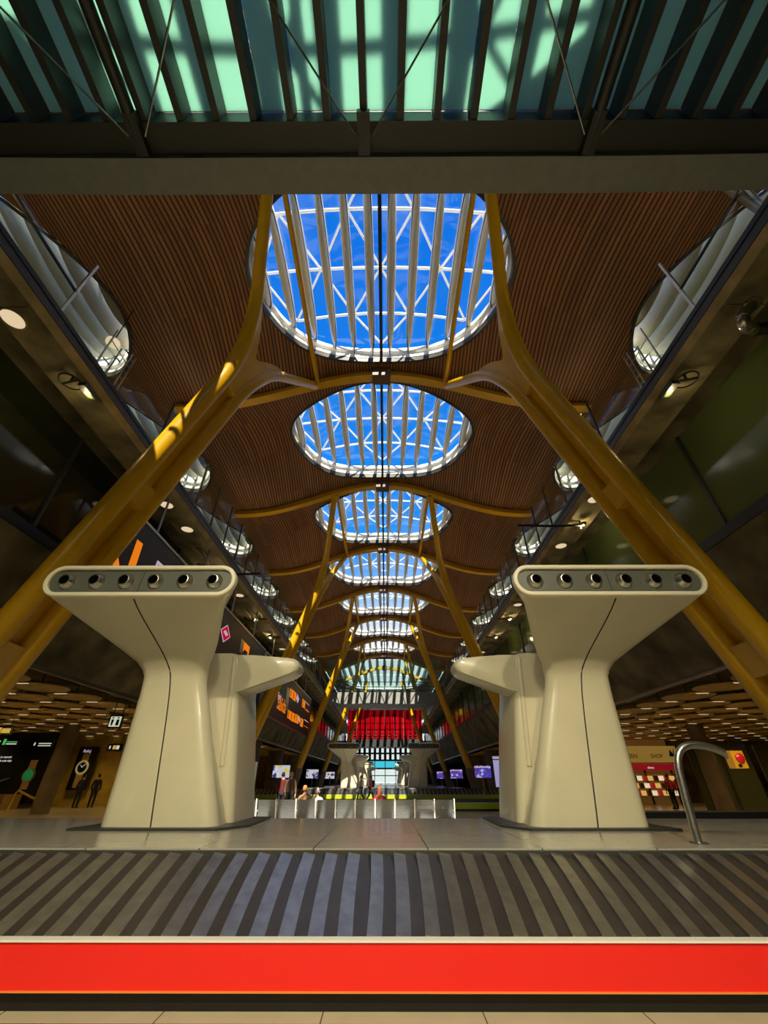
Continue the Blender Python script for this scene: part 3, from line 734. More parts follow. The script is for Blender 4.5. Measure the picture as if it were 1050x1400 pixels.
# ------------------------------------------------------------------ people
def skin_obj(name, verts, edges, radii, mat, parent, sub=1):
    me = bpy.data.meshes.new(name); me.from_pydata(verts, edges, []); me.update()
    o = bpy.data.objects.new(name, me); COL.objects.link(o)
    o.modifiers.new('skin','SKIN'); me.skin_vertices or None
    lay = me.skin_vertices[0].data if me.skin_vertices else None
    if lay is None:
        bm = bmesh.new(); bm.from_mesh(me); bm.verts.layers.skin.verify(); bm.to_mesh(me); bm.free(); lay = me.skin_vertices[0].data
    for i,r in enumerate(radii):
        lay[i].radius = r if isinstance(r, tuple) else (r,r)
    lay[0].use_root = True
    if sub: o.modifiers.new('sub','SUBSURF').levels = sub
    apply_mods(o); o.data.materials.clear(); o.data.materials.append(mat)
    o.data.polygons.foreach_set('use_smooth', [True]*len(o.data.polygons))
    o.parent = parent
    return o
def person(loc, rz, label, top, legs, hair, pose='walk', long_hair=False, ph=1, group=None, bag=None):
    g = empty('person', loc, label, 'person', group); g.rotation_euler.z = rz
    # forward is +y; joint heights for a 1.72 m body
    if pose == 'sit':
        hip = .50; L = [(-.10,0,hip),(-.12,.42,.50),(-.12,.44,.10),(-.12,.58,.04)]; Rr = [(.10,0,hip),(.12,.42,.50),(.12,.44,.10),(.12,.58,.04)]
    elif pose == 'walk':
        hip = .90; L = [(-.09,0,hip),(-.10,.20*ph,.50),(-.10,.26*ph,.10),(-.10,.26*ph+.17,.04)]; Rr = [(.09,0,hip),(.10,-.08*ph,.48),(.10,-.36*ph,.14),(.10,-.36*ph+.15,.05)]
    else:
        hip = .92; L = [(-.09,0,hip),(-.11,.02,.50),(-.11,-.01,.09),(-.12,.17,.04)]; Rr = [(.09,0,hip),(.11,.03,.50),(.11,0,.09),(.12,.17,.04)]
    T = [(0,0,hip+.02),(0,-.01,hip+.22),(0,.01,hip+.42),(0,.0,hip+.53),(0,.01,hip+.61)]
    sh = hip+.48
    if pose == 'sit': A = lambda d: [(d*.18,0,sh),(d*.24,.08,sh-.27),(d*.17,.30,sh-.33),(d*.15,.38,sh-.34)]
    elif pose == 'walk': A = lambda d: [(d*.18,0,sh),(d*.24,-.08*d*ph,sh-.28),(d*.23,.06-.16*d*ph,sh-.52),(d*.22,.09-.18*d*ph,sh-.60)]
    else: A = lambda d: [(d*.18,0,sh),(d*.25,-.03,sh-.28),(d*.24,.10,sh-.50),(d*.22,.14,sh-.57)]
    al, ar = A(-1), A(1)
    def fingers(v,e,r,root,d):
        p = v[root]
        for q in range(4):
            o = (-.03+.02*q); a = len(v)
            v += [(p[0]+.01*d,p[1]+o*.9,p[2]-.07),(p[0]-.005*d,p[1]+o+.008,p[2]-.115+.008*abs(q-1.5))]; e += [(root,a),(a,a+1)]; r += [.010,.008]
        a = len(v); v += [(p[0]-.02*d,p[1]+.045,p[2]-.03),(p[0]-.025*d,p[1]+.06,p[2]-.065)]; e += [(root,a),(a,a+1)]; r += [.011,.009]
    hd = hip+.61
    v = T+[(0,.02,hd+.07),(0,.025,hd+.14),(0,.02,hd+.20)]+L+Rr+al+ar
    e = [(0,1),(1,2),(2,3),(3,4),(4,5),(5,6),(6,7),(0,8),(8,9),(9,10),(10,11),(0,12),(12,13),(13,14),(14,15),(3,16),(16,17),(17,18),(18,19),(3,20),(20,21),(21,22),(22,23)]
    r = [(.10,.08),(.11,.085),(.135,.095),(.09,.07),.052,(.072,.085),(.078,.095),(.055,.07)] + [.068,.055,.04,.035]*2 + [.055,.042,.030,.026]*2
    fingers(v,e,r,19,-1); fingers(v,e,r,23,1)
    body = skin_obj('body', v, e, r, SKIN, g)
    # face: nose, eyes, mouth, ears
    m = MB(); hz = hd+.10
    m.lathe([(.001,.03),(.012,.0),(.016,-.02),(.001,-.026)], Matrix.Translation((0,.118,hz)), 8)
    for d in (-1,1): m.lathe([(.001,-.03),(.012,-.02),(.016,0),(.012,.02),(.001,.03)], Matrix.Translation((d*.082,.015,hz)), 8)
    m.build('nose_and_ears', SKIN, None, smooth=True).parent = body
    m = MB()
    for d in (-1,1): m.lathe([(.001,-.009),(.012,0),(.001,.009)], Matrix.Translation((d*.032,.106,hz+.02)), 8)
    m.box(-.025,.025,.098,.112,hz-.055,hz-.046); m.build('eyes_and_mouth', BLACK).parent = body
    nv = [(0,0,hip-.07)]+T[1:4]+al[:3]+ar[:3]
    ne = [(0,1),(1,2),(2,3),(3,4),(4,5),(5,6),(3,7),(7,8),(8,9)]
    skin_obj('jacket', nv, ne, [(.165,.135),(.155,.12),(.165,.12),(.10,.085),.075,.062,.048,.075,.062,.048], top, g)
    dn = lambda q: (q[0],q[1]-.01,q[2]-.035)
    tr = [(0,0,hip+.07)]+L[:2]+[dn(L[2])]+Rr[:2]+[dn(Rr[2])]
    skin_obj('trousers', tr, [(0,1),(1,2),(2,3),(0,4),(4,5),(5,6)], [(.135,.115),.118,.082,.062,.118,.082,.062], legs, g)
    for q in (L,Rr):
        a,b = Vector(q[2]),Vector(q[3])
        skin_obj('shoe', [tuple(a+Vector((0,-.03,-.045))),tuple(a.lerp(b,.6)+Vector((0,0,-.015))),tuple(b+Vector((0,.05,0)))], [(0,1),(1,2)], [.048,.045,.036], BLACK, g)
    hv = [(0,-.01,hd+.24),(0,-.035,hd+.19),(0,-.05,hd+.12),(0,-.055,hd+.06)]; hr = [(.05,.06),(.088,.09),(.088,.08),(.07,.05)]
    if long_hair: hv += [(0,-.075,hd-.04),(0,-.085,hd-.14)]; hr += [(.09,.045),(.08,.035)]
    skin_obj('hair', hv, [(i,i+1) for i in range(len(hv)-1)], hr, hair, g)
    return g
def cloth(n,c): return M_(n,c,.8)
HB = cloth('hair_dark',(.02,.012,.008)); HO = cloth('hair_ginger',(.55,.22,.06)); HA = cloth('hair_auburn',(.30,.09,.03)); HG = cloth('hair_grey',(.5,.5,.48))
KN = cloth('cloth_black',(.012,.012,.014)); NV = cloth('cloth_navy',(.02,.025,.04)); RD = cloth('cloth_red',(.35,.02,.02)); GY = cloth('cloth_grey',(.25,.25,.25)); TN = cloth('cloth_tan',(.35,.2,.08)); WT = cloth('cloth_white',(.75,.75,.73)); PK = cloth('cloth_pink',(.45,.12,.15))
person((-1.78,38,0), R(88), 'person in dark clothes walking left with a pale bag, in front of the green carousel', GY, KN, HB, ph=1)
person((-1.05,38.4,0), R(88), 'person in dark trousers walking with a backpack, right of the pair of walkers', PK, KN, HB, ph=-1)
bp = MB().loft([[(x*q,y*q,z) for x,y in ((-.15,-.09),(.15,-.09),(.17,0),(.15,.09),(-.15,.09),(-.17,0))] for z,q in ((-.24,.75),(-.2,.95),(0,1),(.18,.95),(.24,.7))]).build('backpack', KN, smooth=True)
bp.location = (-.83,38.4,1.18); bp.rotation_euler.z = R(88); tag(bp, 'dark backpack on the right hand walker by the green carousel', 'backpack')
sb = MB().loft([[(x*q,y*q,z) for x,y in ((-.14,-.05),(.14,-.05),(.14,.05),(-.14,.05))] for z,q in ((-.2,.9),(-.1,1),(.1,1),(.18,.6))]).build('shoulder_bag', WT, smooth=True)
sb.location = (-1.60,38.0,1.26); sb.rotation_euler.z = R(88); tag(sb, 'pale bag on the back of the left hand walker', 'bag')
# people sitting beyond the bench, facing away
def bench2():
    g = empty('seat_bench', (-1.2,17.6,0), 'second metal bench with its back to the first, with seated travellers', 'bench')
    MB().box(-4.6,2.4,17.25,17.7,.40,.44).build('seat', PERF, g); MB().box(-4.6,2.4,17.16,17.22,.44,.84).build('backrest', PERF, g)
    for x in (-4,-1.1,1.8): MB().box(x-.05,x+.05,17.3,17.6,0,.40).build('leg', STEEL, g)
bench2()
person((-2.72,17.45,-.06), 0, 'seated person with ginger hair, head above the bench left of centre', TN, NV, HO, 'sit')
person((-2.28,17.45,-.12), 0, 'seated person with grey hair, beside the ginger haired one', WT, KN, HG, 'sit')
person((-.05,17.45,-.08), 0, 'seated person with long auburn hair, head above the bench at centre', RD, NV, HA, 'sit', True)
person((-4.75,23,0), R(10), 'standing person in dark red top by the left end of the bench', cloth('cloth_maroon',(.10,.008,.01)), KN, HB, 'stand')
person((-4.25,22.5,0), R(200), 'stooping traveller in tan coat beside the dark red topped person', cloth('cloth_brown',(.09,.05,.025)), KN, HO, 'stand')
person((-19.0,30.4,0), R(0), 'person in black coat pulling along by the gold watch poster', KN, KN, HB, 'stand')
person((-18.35,30.9,0), R(15), 'second person in black beside the yellow wall at left', KN, NV, HB, 'stand')
person((17.5,29.6,0), R(10), 'person in dark red coat browsing the lit shop at right', RD, KN, HB, 'stand')
person((18.4,30.1,0), R(-10), 'person in red jacket at right of the lit shop, behind the hoop', cloth('cloth_wine',(.28,.015,.02)), KN, HB, 'stand')
person((5.0,61.6,0), R(0), 'distant person in black standing right of the small right tower', KN, KN, HB, 'stand')

# ------------------------------------------------------------------ ground floor halls: round pillars and disc ceiling
for s in (-1,1):
    sd = 'left' if s < 0 else 'right'
    for i,(x,y,r_) in enumerate(((17.6,25.5,.42),(11.6,40.5,.8),(11.6,50,.8),(11.6,60,.8),(20,44,.5))):
        p = MB().lathe([(r_,0),(r_,CZ+(3.3 if i in (0,4) else 4.4))], Matrix.Translation((s*x,y,0)), 28).build('round_pillar', PILLAR, smooth=True)
        tag(p, 'brown round concrete pillar at %s, %s' % (sd, ['slim one beside the shops','thick one next to the third yellow column foot','second thick one towards the far bridge','third thick one towards the far bridge','slim one deep behind the shops'][i]), 'pillar', 'round pillars')
d0 = None; cnt = 0; rest = MB(); todo = []
for s in (-1,1):
    for j in range(27):
        for i in range(17):
            x = 11.62+1.87*i; y = 12.7+1.87*j
            if x > 40: continue
            ax = y*.83+2.6*.5577; px = 527+(s*x-.18)*545/ax
            if -40 < px < 1090: todo.append((ax,s*x,y))
todo.sort()
for n_,(ax,x,y) in enumerate(todo):
    if n_ < 300:
        if d0 is None:
            d0 = MB().lathe([(.001,0),(.86,0),(.88,.012),(.88,.03),(.86,.036),(.001,.036)], None, 36).build('ceiling_disc', TAN, smooth=True)
            MB().box(-.22,.22,-.82,-.77,-.012,.0).build('lamp_strip', LAMPY, d0)
            MB().tube([(0,0,.03),(0,0,.74)],.02,6).build('hanger', DSTEEL, d0)
            o = d0
        else: o = copy_tree(d0)
        o.location = (x,y,CZ+2.6)
        tag(o, 'tan round ceiling disc with a short lamp strip in the %s ground floor hall' % ('left' if x < 0 else 'right'), 'ceiling disc', 'ceiling discs on the %s' % ('left' if x < 0 else 'right'))
    else:
        rest.lathe([(.001,0),(.905,0),(.905,.05),(.001,.05)], Matrix.Translation((x,y,CZ+2.6)), 18)
if len(todo) > 300:
    tag(rest.build('ceiling_disc', TAN), 'remaining tan discs deep in the ground floor halls', 'ceiling disc', kind='stuff')
# ------------------------------------------------------------------ overhead signs on the left
XS = -7.5
def sgn(px, py):
    """point of the sign plane x = XS seen at that place in the photo -> (y, z)"""
    ax = (XS-.18)*545/(px-527.5); t = math.tan(R(33.9)-math.atan((py-700)/545.)*-1*-1)
    y = ax/(.83+.5577*t); return y, CZ+t*y
def plate(poly, name, mat, parent, d=.012):
    return MB().prism(poly, lambda u,v,q:(XS+.06+q,u,v), 0, d).build(name, mat, parent)
def spoly(pts): return [sgn(*p) for p in pts]
def srect(p0, p1):
    a,b = sgn(*p0), sgn(*p1); return [(a[0],a[1]),(b[0],a[1]),(b[0],b[1]),(a[0],b[1])]
def text(body, size, mat, parent, M, name='lettering', ext=.004, sx=1):
    c = bpy.data.curves.new('t','FONT'); c.body = body; c.size = size; c.extrude = ext
    o = bpy.data.objects.new('t', c); COL.objects.link(o)
    dg = bpy.context.evaluated_depsgraph_get(); me = bpy.data.meshes.new_from_object(o.evaluated_get(dg))
    bpy.data.objects.remove(o); me.transform(M @ Matrix.Diagonal((sx,1,1,1))); me.materials.clear(); me.materials.append(mat); me.name = name
    q = bpy.data.objects.new(name, me); COL.objects.link(q)
    if parent is not None: q.parent = parent; q.matrix_parent_inverse = parent_inv(parent)
    return q
def MS(y, z): return Matrix(((0,0,1,XS+.075),(1,0,0,y),(0,1,0,z),(0,0,0,1)))
def sign_panel(y0, y1, lab):
    g = empty('direction_sign', (XS,y0,CZ+3.5), lab, 'sign', 'overhead direction signs')
    MB().box(XS-.05,XS+.06,y0,y1,CZ+3.47,CZ+6.78).build('board', SIGNB, g)
    m = MB(); m.box(XS-.07,XS+.09,y0,y1,CZ+6.78,CZ+6.86); m.box(XS-.07,XS+.09,y0,y1,CZ+3.40,CZ+3.47); m.box(XS-.07,XS+.09,y0-.06,y0,CZ+3.4,CZ+6.86); m.box(XS-.07,XS+.09,y1,y1+.06,CZ+3.4,CZ+6.86)
    m.build('frame', METAL, g)
    n = 4
    for i in range(n):
        y = y0+(y1-y0)*(i+.5)/n; MB().tube([(XS-.2,y,CZ+6.85),(XS-.2,y,CZ+8.56)], .04, 8).build('hanger', METAL, g)
        MB().bar((XS-.2,y,CZ+6.5),(XS,y,CZ+6.5),.06,.06).build('bracket', METAL, g)
    return g
s1 = sign_panel(9.8, 25.8, 'long black hanging sign with orange shapes and a red diamond above the left cream tower')
plate(spoly([(157,753),(160,775),(163,800),(140,800),(150,775)]), 'orange_arrow', SIGNO, s1)
plate(spoly([(185,737),(192.5,743),(181.5,776),(173,800),(161,800),(171,776)]), 'orange_bar', SIGNO, s1)
plate(spoly([(213,765.5),(222,774),(217.5,774),(213.5,770.5),(212.5,774),(209.5,774)]), 'lilac_mark', SIGNP, s1)
plate(spoly([(300,860),(303.4,878),(313,871),(309.7,854)]), 'red_diamond_edge', SIGNP, s1, .010)
plate(spoly([(300.9,860.7),(303.9,876.4),(312.1,870.4),(309.2,855.6)]), 'red_diamond', SIGNR, s1, .014)
plate(spoly([(303.4,863.2),(306.4,861.0),(310.0,867.5),(307.0,869.8)]), 'diamond_band', SIGNP, s1, .018)
plate(srect((329.0,873),(329.2,894)), 'divider', METAL, s1)
r_ = srect((332,876.5),(338,896)); ic = plate(r_, 'bus_icon', SIGNO, s1, .010)
(ya,zt),(yb,_),(_,zb),_ = r_
for k in range(3): plate([(ya+.25,zt-.35-.45*k),(yb-.25,zt-.35-.45*k),(yb-.25,zt-.6-.45*k),(ya+.25,zt-.6-.45*k)], 'bus_glyph', SIGNB, ic, .014)
text('Bus', .62, SIGNP, s1, MS(yb+.25, zt-.95)); text('Taxi', .62, SIGNP, s1, MS(yb+1.6, zt-.95)); text('Tren', .62, SIGNP, s1, MS(yb+.25, zt-1.75))
s2 = sign_panel(26.3, 44.4, 'long black hanging sign reading Salida in orange, beyond the first sign')
a = sgn(376.5,968); text('Salida', 1.32, SIGNO, s2, MS(a[0]+.05, a[1]), sx=.95)
plate(spoly([(369,955),(372,949),(372.5,955),(371.5,960.5)]), 'orange_arrow', SIGNO, s2)
a = sgn(379,947); text('Exit', .62, SIGNP, s2, MS(a[0]+.1, a[1]-.35))
def icon(p0, p1, glyph, par, mat=SIGNO):
    r = srect(p0,p1); o = plate(r, 'pictogram', mat, par, .010); text(glyph, abs(r[0][1]-r[2][1])*1.05, SIGNB, o, MS(r[0][0]+.1, r[2][1]+.1) @ Matrix.Translation((0,0,.012)), name='glyph')
icon((396.3,940.5),(399.3,956),'B',s2); icon((400,943.5),(403,959.5),'B',s2)
plate(spoly([(404,954),(406,948.5),(408,956.5),(405.8,961.5)]), 'lilac_diamond', SIGNP, s2)
plate(srect((391.8,972.5),(392.0,939)), 'divider', METAL, s2)
for x0,y0,x1,y1,gl in ((393,970,396,984,'B'),(397,972.5,400,987,'B'),(400.8,975,403.4,988.5,'M'),(404,976,406.6,990,'T')): icon((x0,y0),(x1,y1),gl,s2)
plate(spoly([(407.2,982),(408.4,979),(409.4,984),(408.2,989)]), 'small_mark', SIGNP, s2)
icon((413,955),(415.7,969),'C',s2); icon((410.2,981),(412.8,994.5),'P',s2)
for p0,p1,m_ in (((417,960),(422,964),SIGNP),((416.5,970),(421.5,973),SIGNO),((415,984),(420.4,987),SIGNP),((414.5,992),(420,995),SIGNO)): plate(srect(p0,p1), 'small_text_line', m_, s2)

# ------------------------------------------------------------------ lamps, arms and ducts under the balconies
def soffit_lamp(x, y, lab, r=.23):
    g = MB().lathe([(.001,-.02),(r,-.02),(r,.03),(.001,.03)], Matrix.Translation((x,y,CZ+8.55)), 24).build('soffit_lamp', LAMPW)
    MB().lathe([(r,-.025),(r+.03,-.025),(r+.03,.02),(r,.02)], Matrix.Translation((x,y,CZ+8.55)), 24, cap=False).build('lamp_ring', CONCL, g)
    tag(g, lab, 'ceiling lamp', 'round soffit lamps')
for x,y,l in ((-8.12,4.95,'large round lamp in the left soffit nearest the viewer'),(-8.0,12.2,'round lamp in the left soffit above the long black sign'),(-7.95,13.95,'round lamp in the left soffit, one after the lamp above the sign'),(-7.95,21,'round lamp in the left soffit just right of the left tower head'),
              (7.85,11.9,'round lamp in the right soffit beside the right yellow column'),(7.9,15.4,'round lamp in the right soffit just over the right tower head'),(7.95,22.5,'round lamp in the right soffit left of the right tower head'),(-7.95,32,'far round lamp in the left soffit'),(7.95,33,'far round lamp in the right soffit')):
    soffit_lamp(x,y,l)
def projector(s, lab):
    g = empty('projector_lamp', (s*7.75,6.55,CZ+8.4), lab, 'lamp', 'ring projectors')
    c = Vector((s*7.78,6.5,CZ+8.36))
    MB().tube([c+Vector((.25*math.cos(2*PI*i/28),.25*math.sin(2*PI*i/28),0)) for i in range(29)], .018, 8, cap=False).build('ring', BLACK, g, smooth=True)
    m = MB(); m.bar(c+Vector((-.24,.06,0)),c+Vector((.24,-.06,0)),.05,.03); m.tube([c,c+Vector((0,0,.2))],.03,8); m.build('crossbar', BLACK, g)
    MB().box(min(s*7.42,s*7.6),max(s*7.42,s*7.6),6.55,7.0,CZ+8.28,CZ+8.40).build('lamp_box', DSTEEL, g)
    MB().box(min(s*7.44,s*7.56),max(s*7.44,s*7.56),6.75,6.97,CZ+8.272,CZ+8.28).build('lens', OLIVEGL, g)
    m = MB(); m.bar(c+Vector((-s*.2,.1,0)),(s*7.55,6.7,CZ+8.36),.06,.04); m.bar((s*7.55,6.7,CZ+8.36),(s*7.58,6.7,CZ+8.57),.04,.04); m.build('arm', BLACK, g)
projector(-1, 'black ring projector with box lamp under the left balcony'); projector(1, 'black ring projector with box lamp under the right balcony')
CORR = M_('corrugated_hose', (.02,.02,.018), .35, metal=.5)
g = empty('duct_elbow', (8.2,4.9,CZ+8.3), 'shiny metal duct elbow with black corrugated hose under the right balcony', 'duct')
MB().tube(bez((8.12,4.72,CZ+8.56),(7.62,4.85,CZ+8.05),(8.25,5.05,CZ+8.18),14), .125, 20).build('elbow', METAL, g, smooth=True)
for t in (.35,.62,.85):
    q = bez((8.12,4.72,CZ+8.56),(7.62,4.85,CZ+8.05),(8.25,5.05,CZ+8.18),100); i = int(t*100); MB().tube([q[i-1],q[i+1]], .135, 20).build('band', METAL, g, smooth=True)
pts = [(8.25+.62*i/40,5.05+.0*i,CZ+8.18+.12*i/40) for i in range(41)]
MB().tube(pts, [.12+.012*(i%2) for i in range(41)], 16).build('hose', CORR, g)
MB().lathe([(.22,0),(.22,-.02),(.12,-.03)], Matrix.Translation((8.12,4.72,CZ+8.56)), 20).build('collar', METAL, g)
def curved_pipe(s, y, lab):
    x = s*8.2
    g = MB().tube(bez((x,y,CZ+8.58),(x-s*.5,y,CZ+8.3),(x-s*.35,y+.7,CZ+8.1),8)+bez((x-s*.35,y+.7,CZ+8.1),(x-s*.2,y+1.3,CZ+8.1),(x+s*.4,y+1.2,CZ+8.35),8)[1:], .10, 12).build('curved_pipe', METAL, smooth=True)
    tag(g, lab, 'pipe', 'curved pipes')
curved_pipe(-1,15.6,'curved metal pipe under the left balcony beside the tower head'); curved_pipe(-1,23,'second curved metal pipe under the left balcony above the red diamond'); curved_pipe(1,34,'curved metal pipe far along the right balcony soffit'); curved_pipe(-1,37,'curved metal pipe far along the left balcony soffit')
def arm_lamp(s, y, xi, lab, xo=7.95):
    g = empty('arm_lamp', (s*xo,y,CZ+8.4), lab, 'lamp', 'balcony arm lamps')
    MB().tube([(s*xo,y,CZ+8.36),(s*(xo*.6+xi*.4),y-.02,CZ+8.30),(s*xi,y,CZ+8.36)], .05, 8).build('arm', BLACK, g, smooth=True)
    MB().tube([(s*(xo-.05),y,CZ+8.36),(s*(xo-.05),y,CZ+8.56)], .03, 8).build('stem', BLACK, g)
    for d in (-.16,.16): MB().lathe([(.001,-.1),(.07,-.09),(.11,-.02),(.11,0),(.001,.01)], Matrix.Translation((s*xo,y+d,CZ+8.36)), 14).build('lamp_head', METAL, g, smooth=True)
for s,y,xi,l in ((-1,17.8,5.9,'long black lamp arm reaching out from the left balcony edge'),(1,13.4,5.4,'long black lamp arm reaching out from the right balcony edge'),(-1,24.4,7.2,'black lamp arm under the left balcony, nearer of a pair'),(-1,28.2,7.2,'black lamp arm under the left balcony, farther of a pair'),(1,24.4,7.2,'black lamp arm under the right balcony, nearer of a pair'),(1,28.2,7.2,'black lamp arm under the right balcony, farther of a pair')):
    arm_lamp(s,y,xi,l)
def ladder(s, lab):
    g = empty('ladder_frame', (s*7.7,7,CZ+9.1), lab, 'ladder', 'steel ladder frames')
    ys = (6.75,7.15,7.55,7.72)
    for i,y in enumerate(ys): MB().bar((s*7.75,y,CZ+9.02),(s*7.75,y+.05,CZ+(11.1 if i != 1 else 10.8)),.035,.035).build('upright', METAL, g)
    for k in range(6): MB().bar((s*7.75,7.56,CZ+9.4+.3*k),(s*7.75,7.76,CZ+9.4+.3*k),.02,.02).build('rung', METAL, g)
    for z in (9.5,10.6): MB().bar((s*7.75,6.76,CZ+z),(s*7.75,7.56,CZ+z),.02,.02).build('cross_bar', METAL, g)
ladder(-1,'steel ladder frame standing on the left balcony'); ladder(1,'steel ladder frame standing on the right balcony')
g = empty('steel_bracket', (7.6,3.2,CZ+11), 'forked steel bracket at the top right above the balcony', 'bracket')
for a,b in (((7.75,3.3,CZ+9.05),(6.9,3.05,CZ+12.2)),((7.75,3.3,CZ+9.05),(7.5,2.9,CZ+12.3)),((7.2,3.15,CZ+11.1),(6.6,3.7,CZ+11.9))): MB().tube([a,b],.07,10).build('strut', METAL, g)
lt = MB().lathe([(.22,0),(.22,.1),(.001,.1)], Matrix.Translation((-9.3,8.2,CZ+12.6)), 20).build('round_lamp', LAMPW); tag(lt, 'round lamp hanging above the left balcony by the ladder frame', 'lamp')
MB().tube([(-9.3,8.2,CZ+12.7),(-9.3,8.2,zr(9.3))], .02, 6).build('cord', BLACK, lt)

# ------------------------------------------------------------------ screens
TVL = picture('tv_people', [(.75,.6,.05),(.05,.05,.15),(.6,.6,.75),(.08,.09,.35),(.7,.7,.8)], 4.5, .8, (.62,.62,.72))
TVR = picture('tv_purple', [(.10,.07,.5),(.25,.08,.35),(.10,.10,.6),(.5,.5,.9)], 6, .75, (.08,.06,.42))
def tv(x, y, mat, lab):
    g = empty('television', (x,y,0), lab, 'television', 'hall televisions')
    MB().box(x-.70,x+.70,y,y+.10,1.55,2.45).build('case', BLACK, g)
    MB().box(x-.66,x+.66,y-.012,y,1.59,2.41).build('screen', mat, g)
    if mat is TVR: MB().box(x-.66,x+.66,y-.016,y-.012,2.27,2.36).build('header_bar', SIGNP, g)
    MB().tube([(x,y+.14,0),(x,y+.14,2.3)], .045, 10).build('pole', STEEL, g)
    MB().lathe([(.3,0),(.3,.03),(.05,.05)], Matrix.Translation((x,y+.14,0)), 18).build('base', STEEL, g)
for x,y,m_,l in ((-8.05,37.4,TVL,'television showing people on the left, nearest of three'),(-8.0,53,TVL,'television showing people on the left, middle of three'),(-7.9,69,TVL,'television showing people on the left, farthest of three'),
                 (8.05,38.6,TVR,'purple television on the right, nearest, partly behind a column foot'),(7.95,52.5,TVR,'purple television on the right, middle of three'),(7.9,66,TVR,'purple television on the right, next to the small right tower')): tv(x,y,m_,l)
LAV = emis('lavender_screen', (.42,.39,.72), .75); LAV2 = emis('lavender_header', (.55,.52,.70), .6)
g = empty('display_board', (6.2,22,0), 'large lavender twin display board on legs beside the right tower', 'display board')
for k in range(2):
    x = 5.18+1.03*k
    c = MB().box(x-.01,x+1.0,22,22.08,1.14,2.40).build('case', BLACK, g)
    MB().box(x+.01,x+.98,21.985,22,1.18,2.22).build('screen', LAV, c); MB().box(x+.01,x+.98,21.985,22,2.26,2.37).build('header', LAV2, c)
for x in (5.75,6.05,6.9): MB().bar((x,22.04,1.15),(x+.05,22.04,.02),.05,.05).build('leg', METAL, g)
MB().box(5.5,7.1,21.8,22.3,0,.03).build('foot', STEEL, g)

# ------------------------------------------------------------------ shops and posters, left
GOLD = M_('gold_wall', (.62,.44,.08), .4, var=.15, scale=2); ADB = M_('advert_dark', (.010,.012,.008), .3); TANP = M_('tan_plinth', (.35,.22,.06), .4)
g = empty('advert_wall', (-23.6,30,0), 'large dark poster wall with a green dialled watch at far left', 'poster')
MB().box(-27,-21.3,30,30.3,.75,4.2).build('poster', ADB, g); MB().box(-27,-22.2,28.6,30,0,.72).build('plinth', TANP, g); MB().box(-21.28,-21.18,29.9,30.3,0,4.2).build('edge', GOLD, g)
Mw = Matrix.Translation((-22.3,29.97,1.7)) @ Matrix.Rotation(R(90),4,'X')
MB().box(-22.52,-22.08,29.96,29.99,.95,2.5).build('strap', M_('watch_strap',(.55,.36,.14),.35), g)
MB().lathe([(.40,0),(.40,.03),(.33,.05),(.001,.05)], Mw, 28).build('watch_case', M_('watch_case',(.6,.5,.25),.3,metal=.8), g)
d = MB().lathe([(.31,.052),(.31,.06),(.001,.06)], Mw, 28).build('green_dial', M_('green_dial',(.02,.25,.06),.3,emit=(.01,.2,.05),es=.4), g)
m = MB(); m.bar((-22.3,29.90,1.7),(-22.15,29.90,1.88),.03,.01); m.bar((-22.3,29.90,1.7),(-22.5,29.90,1.8),.03,.01); m.build('hands', WHITE, d)
for z in (2.62,2.42): text('Lo esencial' if z > 2.5 else 'de cada viaje', .16, SIGNW, g, Matrix(((1,0,0,-24.6),(0,0,-1,29.98),(0,1,0,z),(0,0,0,1))))
mk = MB(); mk.tube([(-24.8,29.95,1.0),(-24.0,29.93,1.35),(-23.4,29.93,1.55)],[.03,.05,.02],8).build('brush', M_('brush',(.35,.25,.12),.4), g)
g = empty('watch_poster', (-20.4,32,0), 'tall black poster of a gold watch between brown pillars at left', 'poster')
MB().box(-21.0,-19.75,32,32.15,.9,3.35).build('poster', ADB, g)
Mw = Matrix.Translation((-20.38,31.97,2.15)) @ Matrix.Rotation(R(90),4,'X')
MB().lathe([(.42,0),(.42,.03),(.34,.05),(.30,.03)], Mw, 30, cap=False).build('watch_case', M_('gold',(.75,.58,.22),.3,metal=.7,emit=(.5,.4,.15),es=.35), g)
MB().box(-20.6,-20.15,31.96,31.99,1.0,1.75).build('strap', M_('strap_gold',(.55,.40,.14),.3), g); MB().box(-20.6,-20.15,31.96,31.99,2.55,2.95).build('strap', bpy.data.materials['strap_gold'], g)
m = MB(); m.bar((-20.38,31.93,2.15),(-20.2,31.93,2.36),.03,.01); m.bar((-20.38,31.93,2.15),(-20.52,31.93,2.30),.03,.01); m.build('hands', SIGNW, g)
text('Reloj', .26, SIGNP, g, Matrix(((1,0,0,-20.7),(0,0,-1,31.98),(0,1,0,3.02),(0,0,0,1))))
MB().box(-22,-16.4,32.6,32.9,0,4.7).build('wall_left_shop', GOLD); tag(bpy.data.objects['wall_left_shop'], 'gold coloured shop wall behind the watch poster', 'wall', kind='structure'); bpy.data.objects['wall_left_shop'].name = 'wall_shop_left'
MB().box(-45,-22,36,36.3,0,4.7).build('wall_side_left', CONCD); tag(bpy.data.objects['wall_side_left'], 'dark wall deep in the left ground floor hall', 'wall', kind='structure')
MB().box(22,45,37,37.3,0,4.7).build('wall_side_right', CONCD); tag(bpy.data.objects['wall_side_right'], 'dark wall deep in the right ground floor hall', 'wall', kind='structure')
for s in (-1,1):
    n = 'wall_hall_end_' + ('left' if s < 0 else 'right'); MB().box(min(s*13,s*45),max(s*13,s*45),70,70.3,0,4.7).build(n, GOLD); tag(bpy.data.objects[n], 'far wall of the %s ground floor hall' % ('left' if s < 0 else 'right'), 'wall', kind='structure')
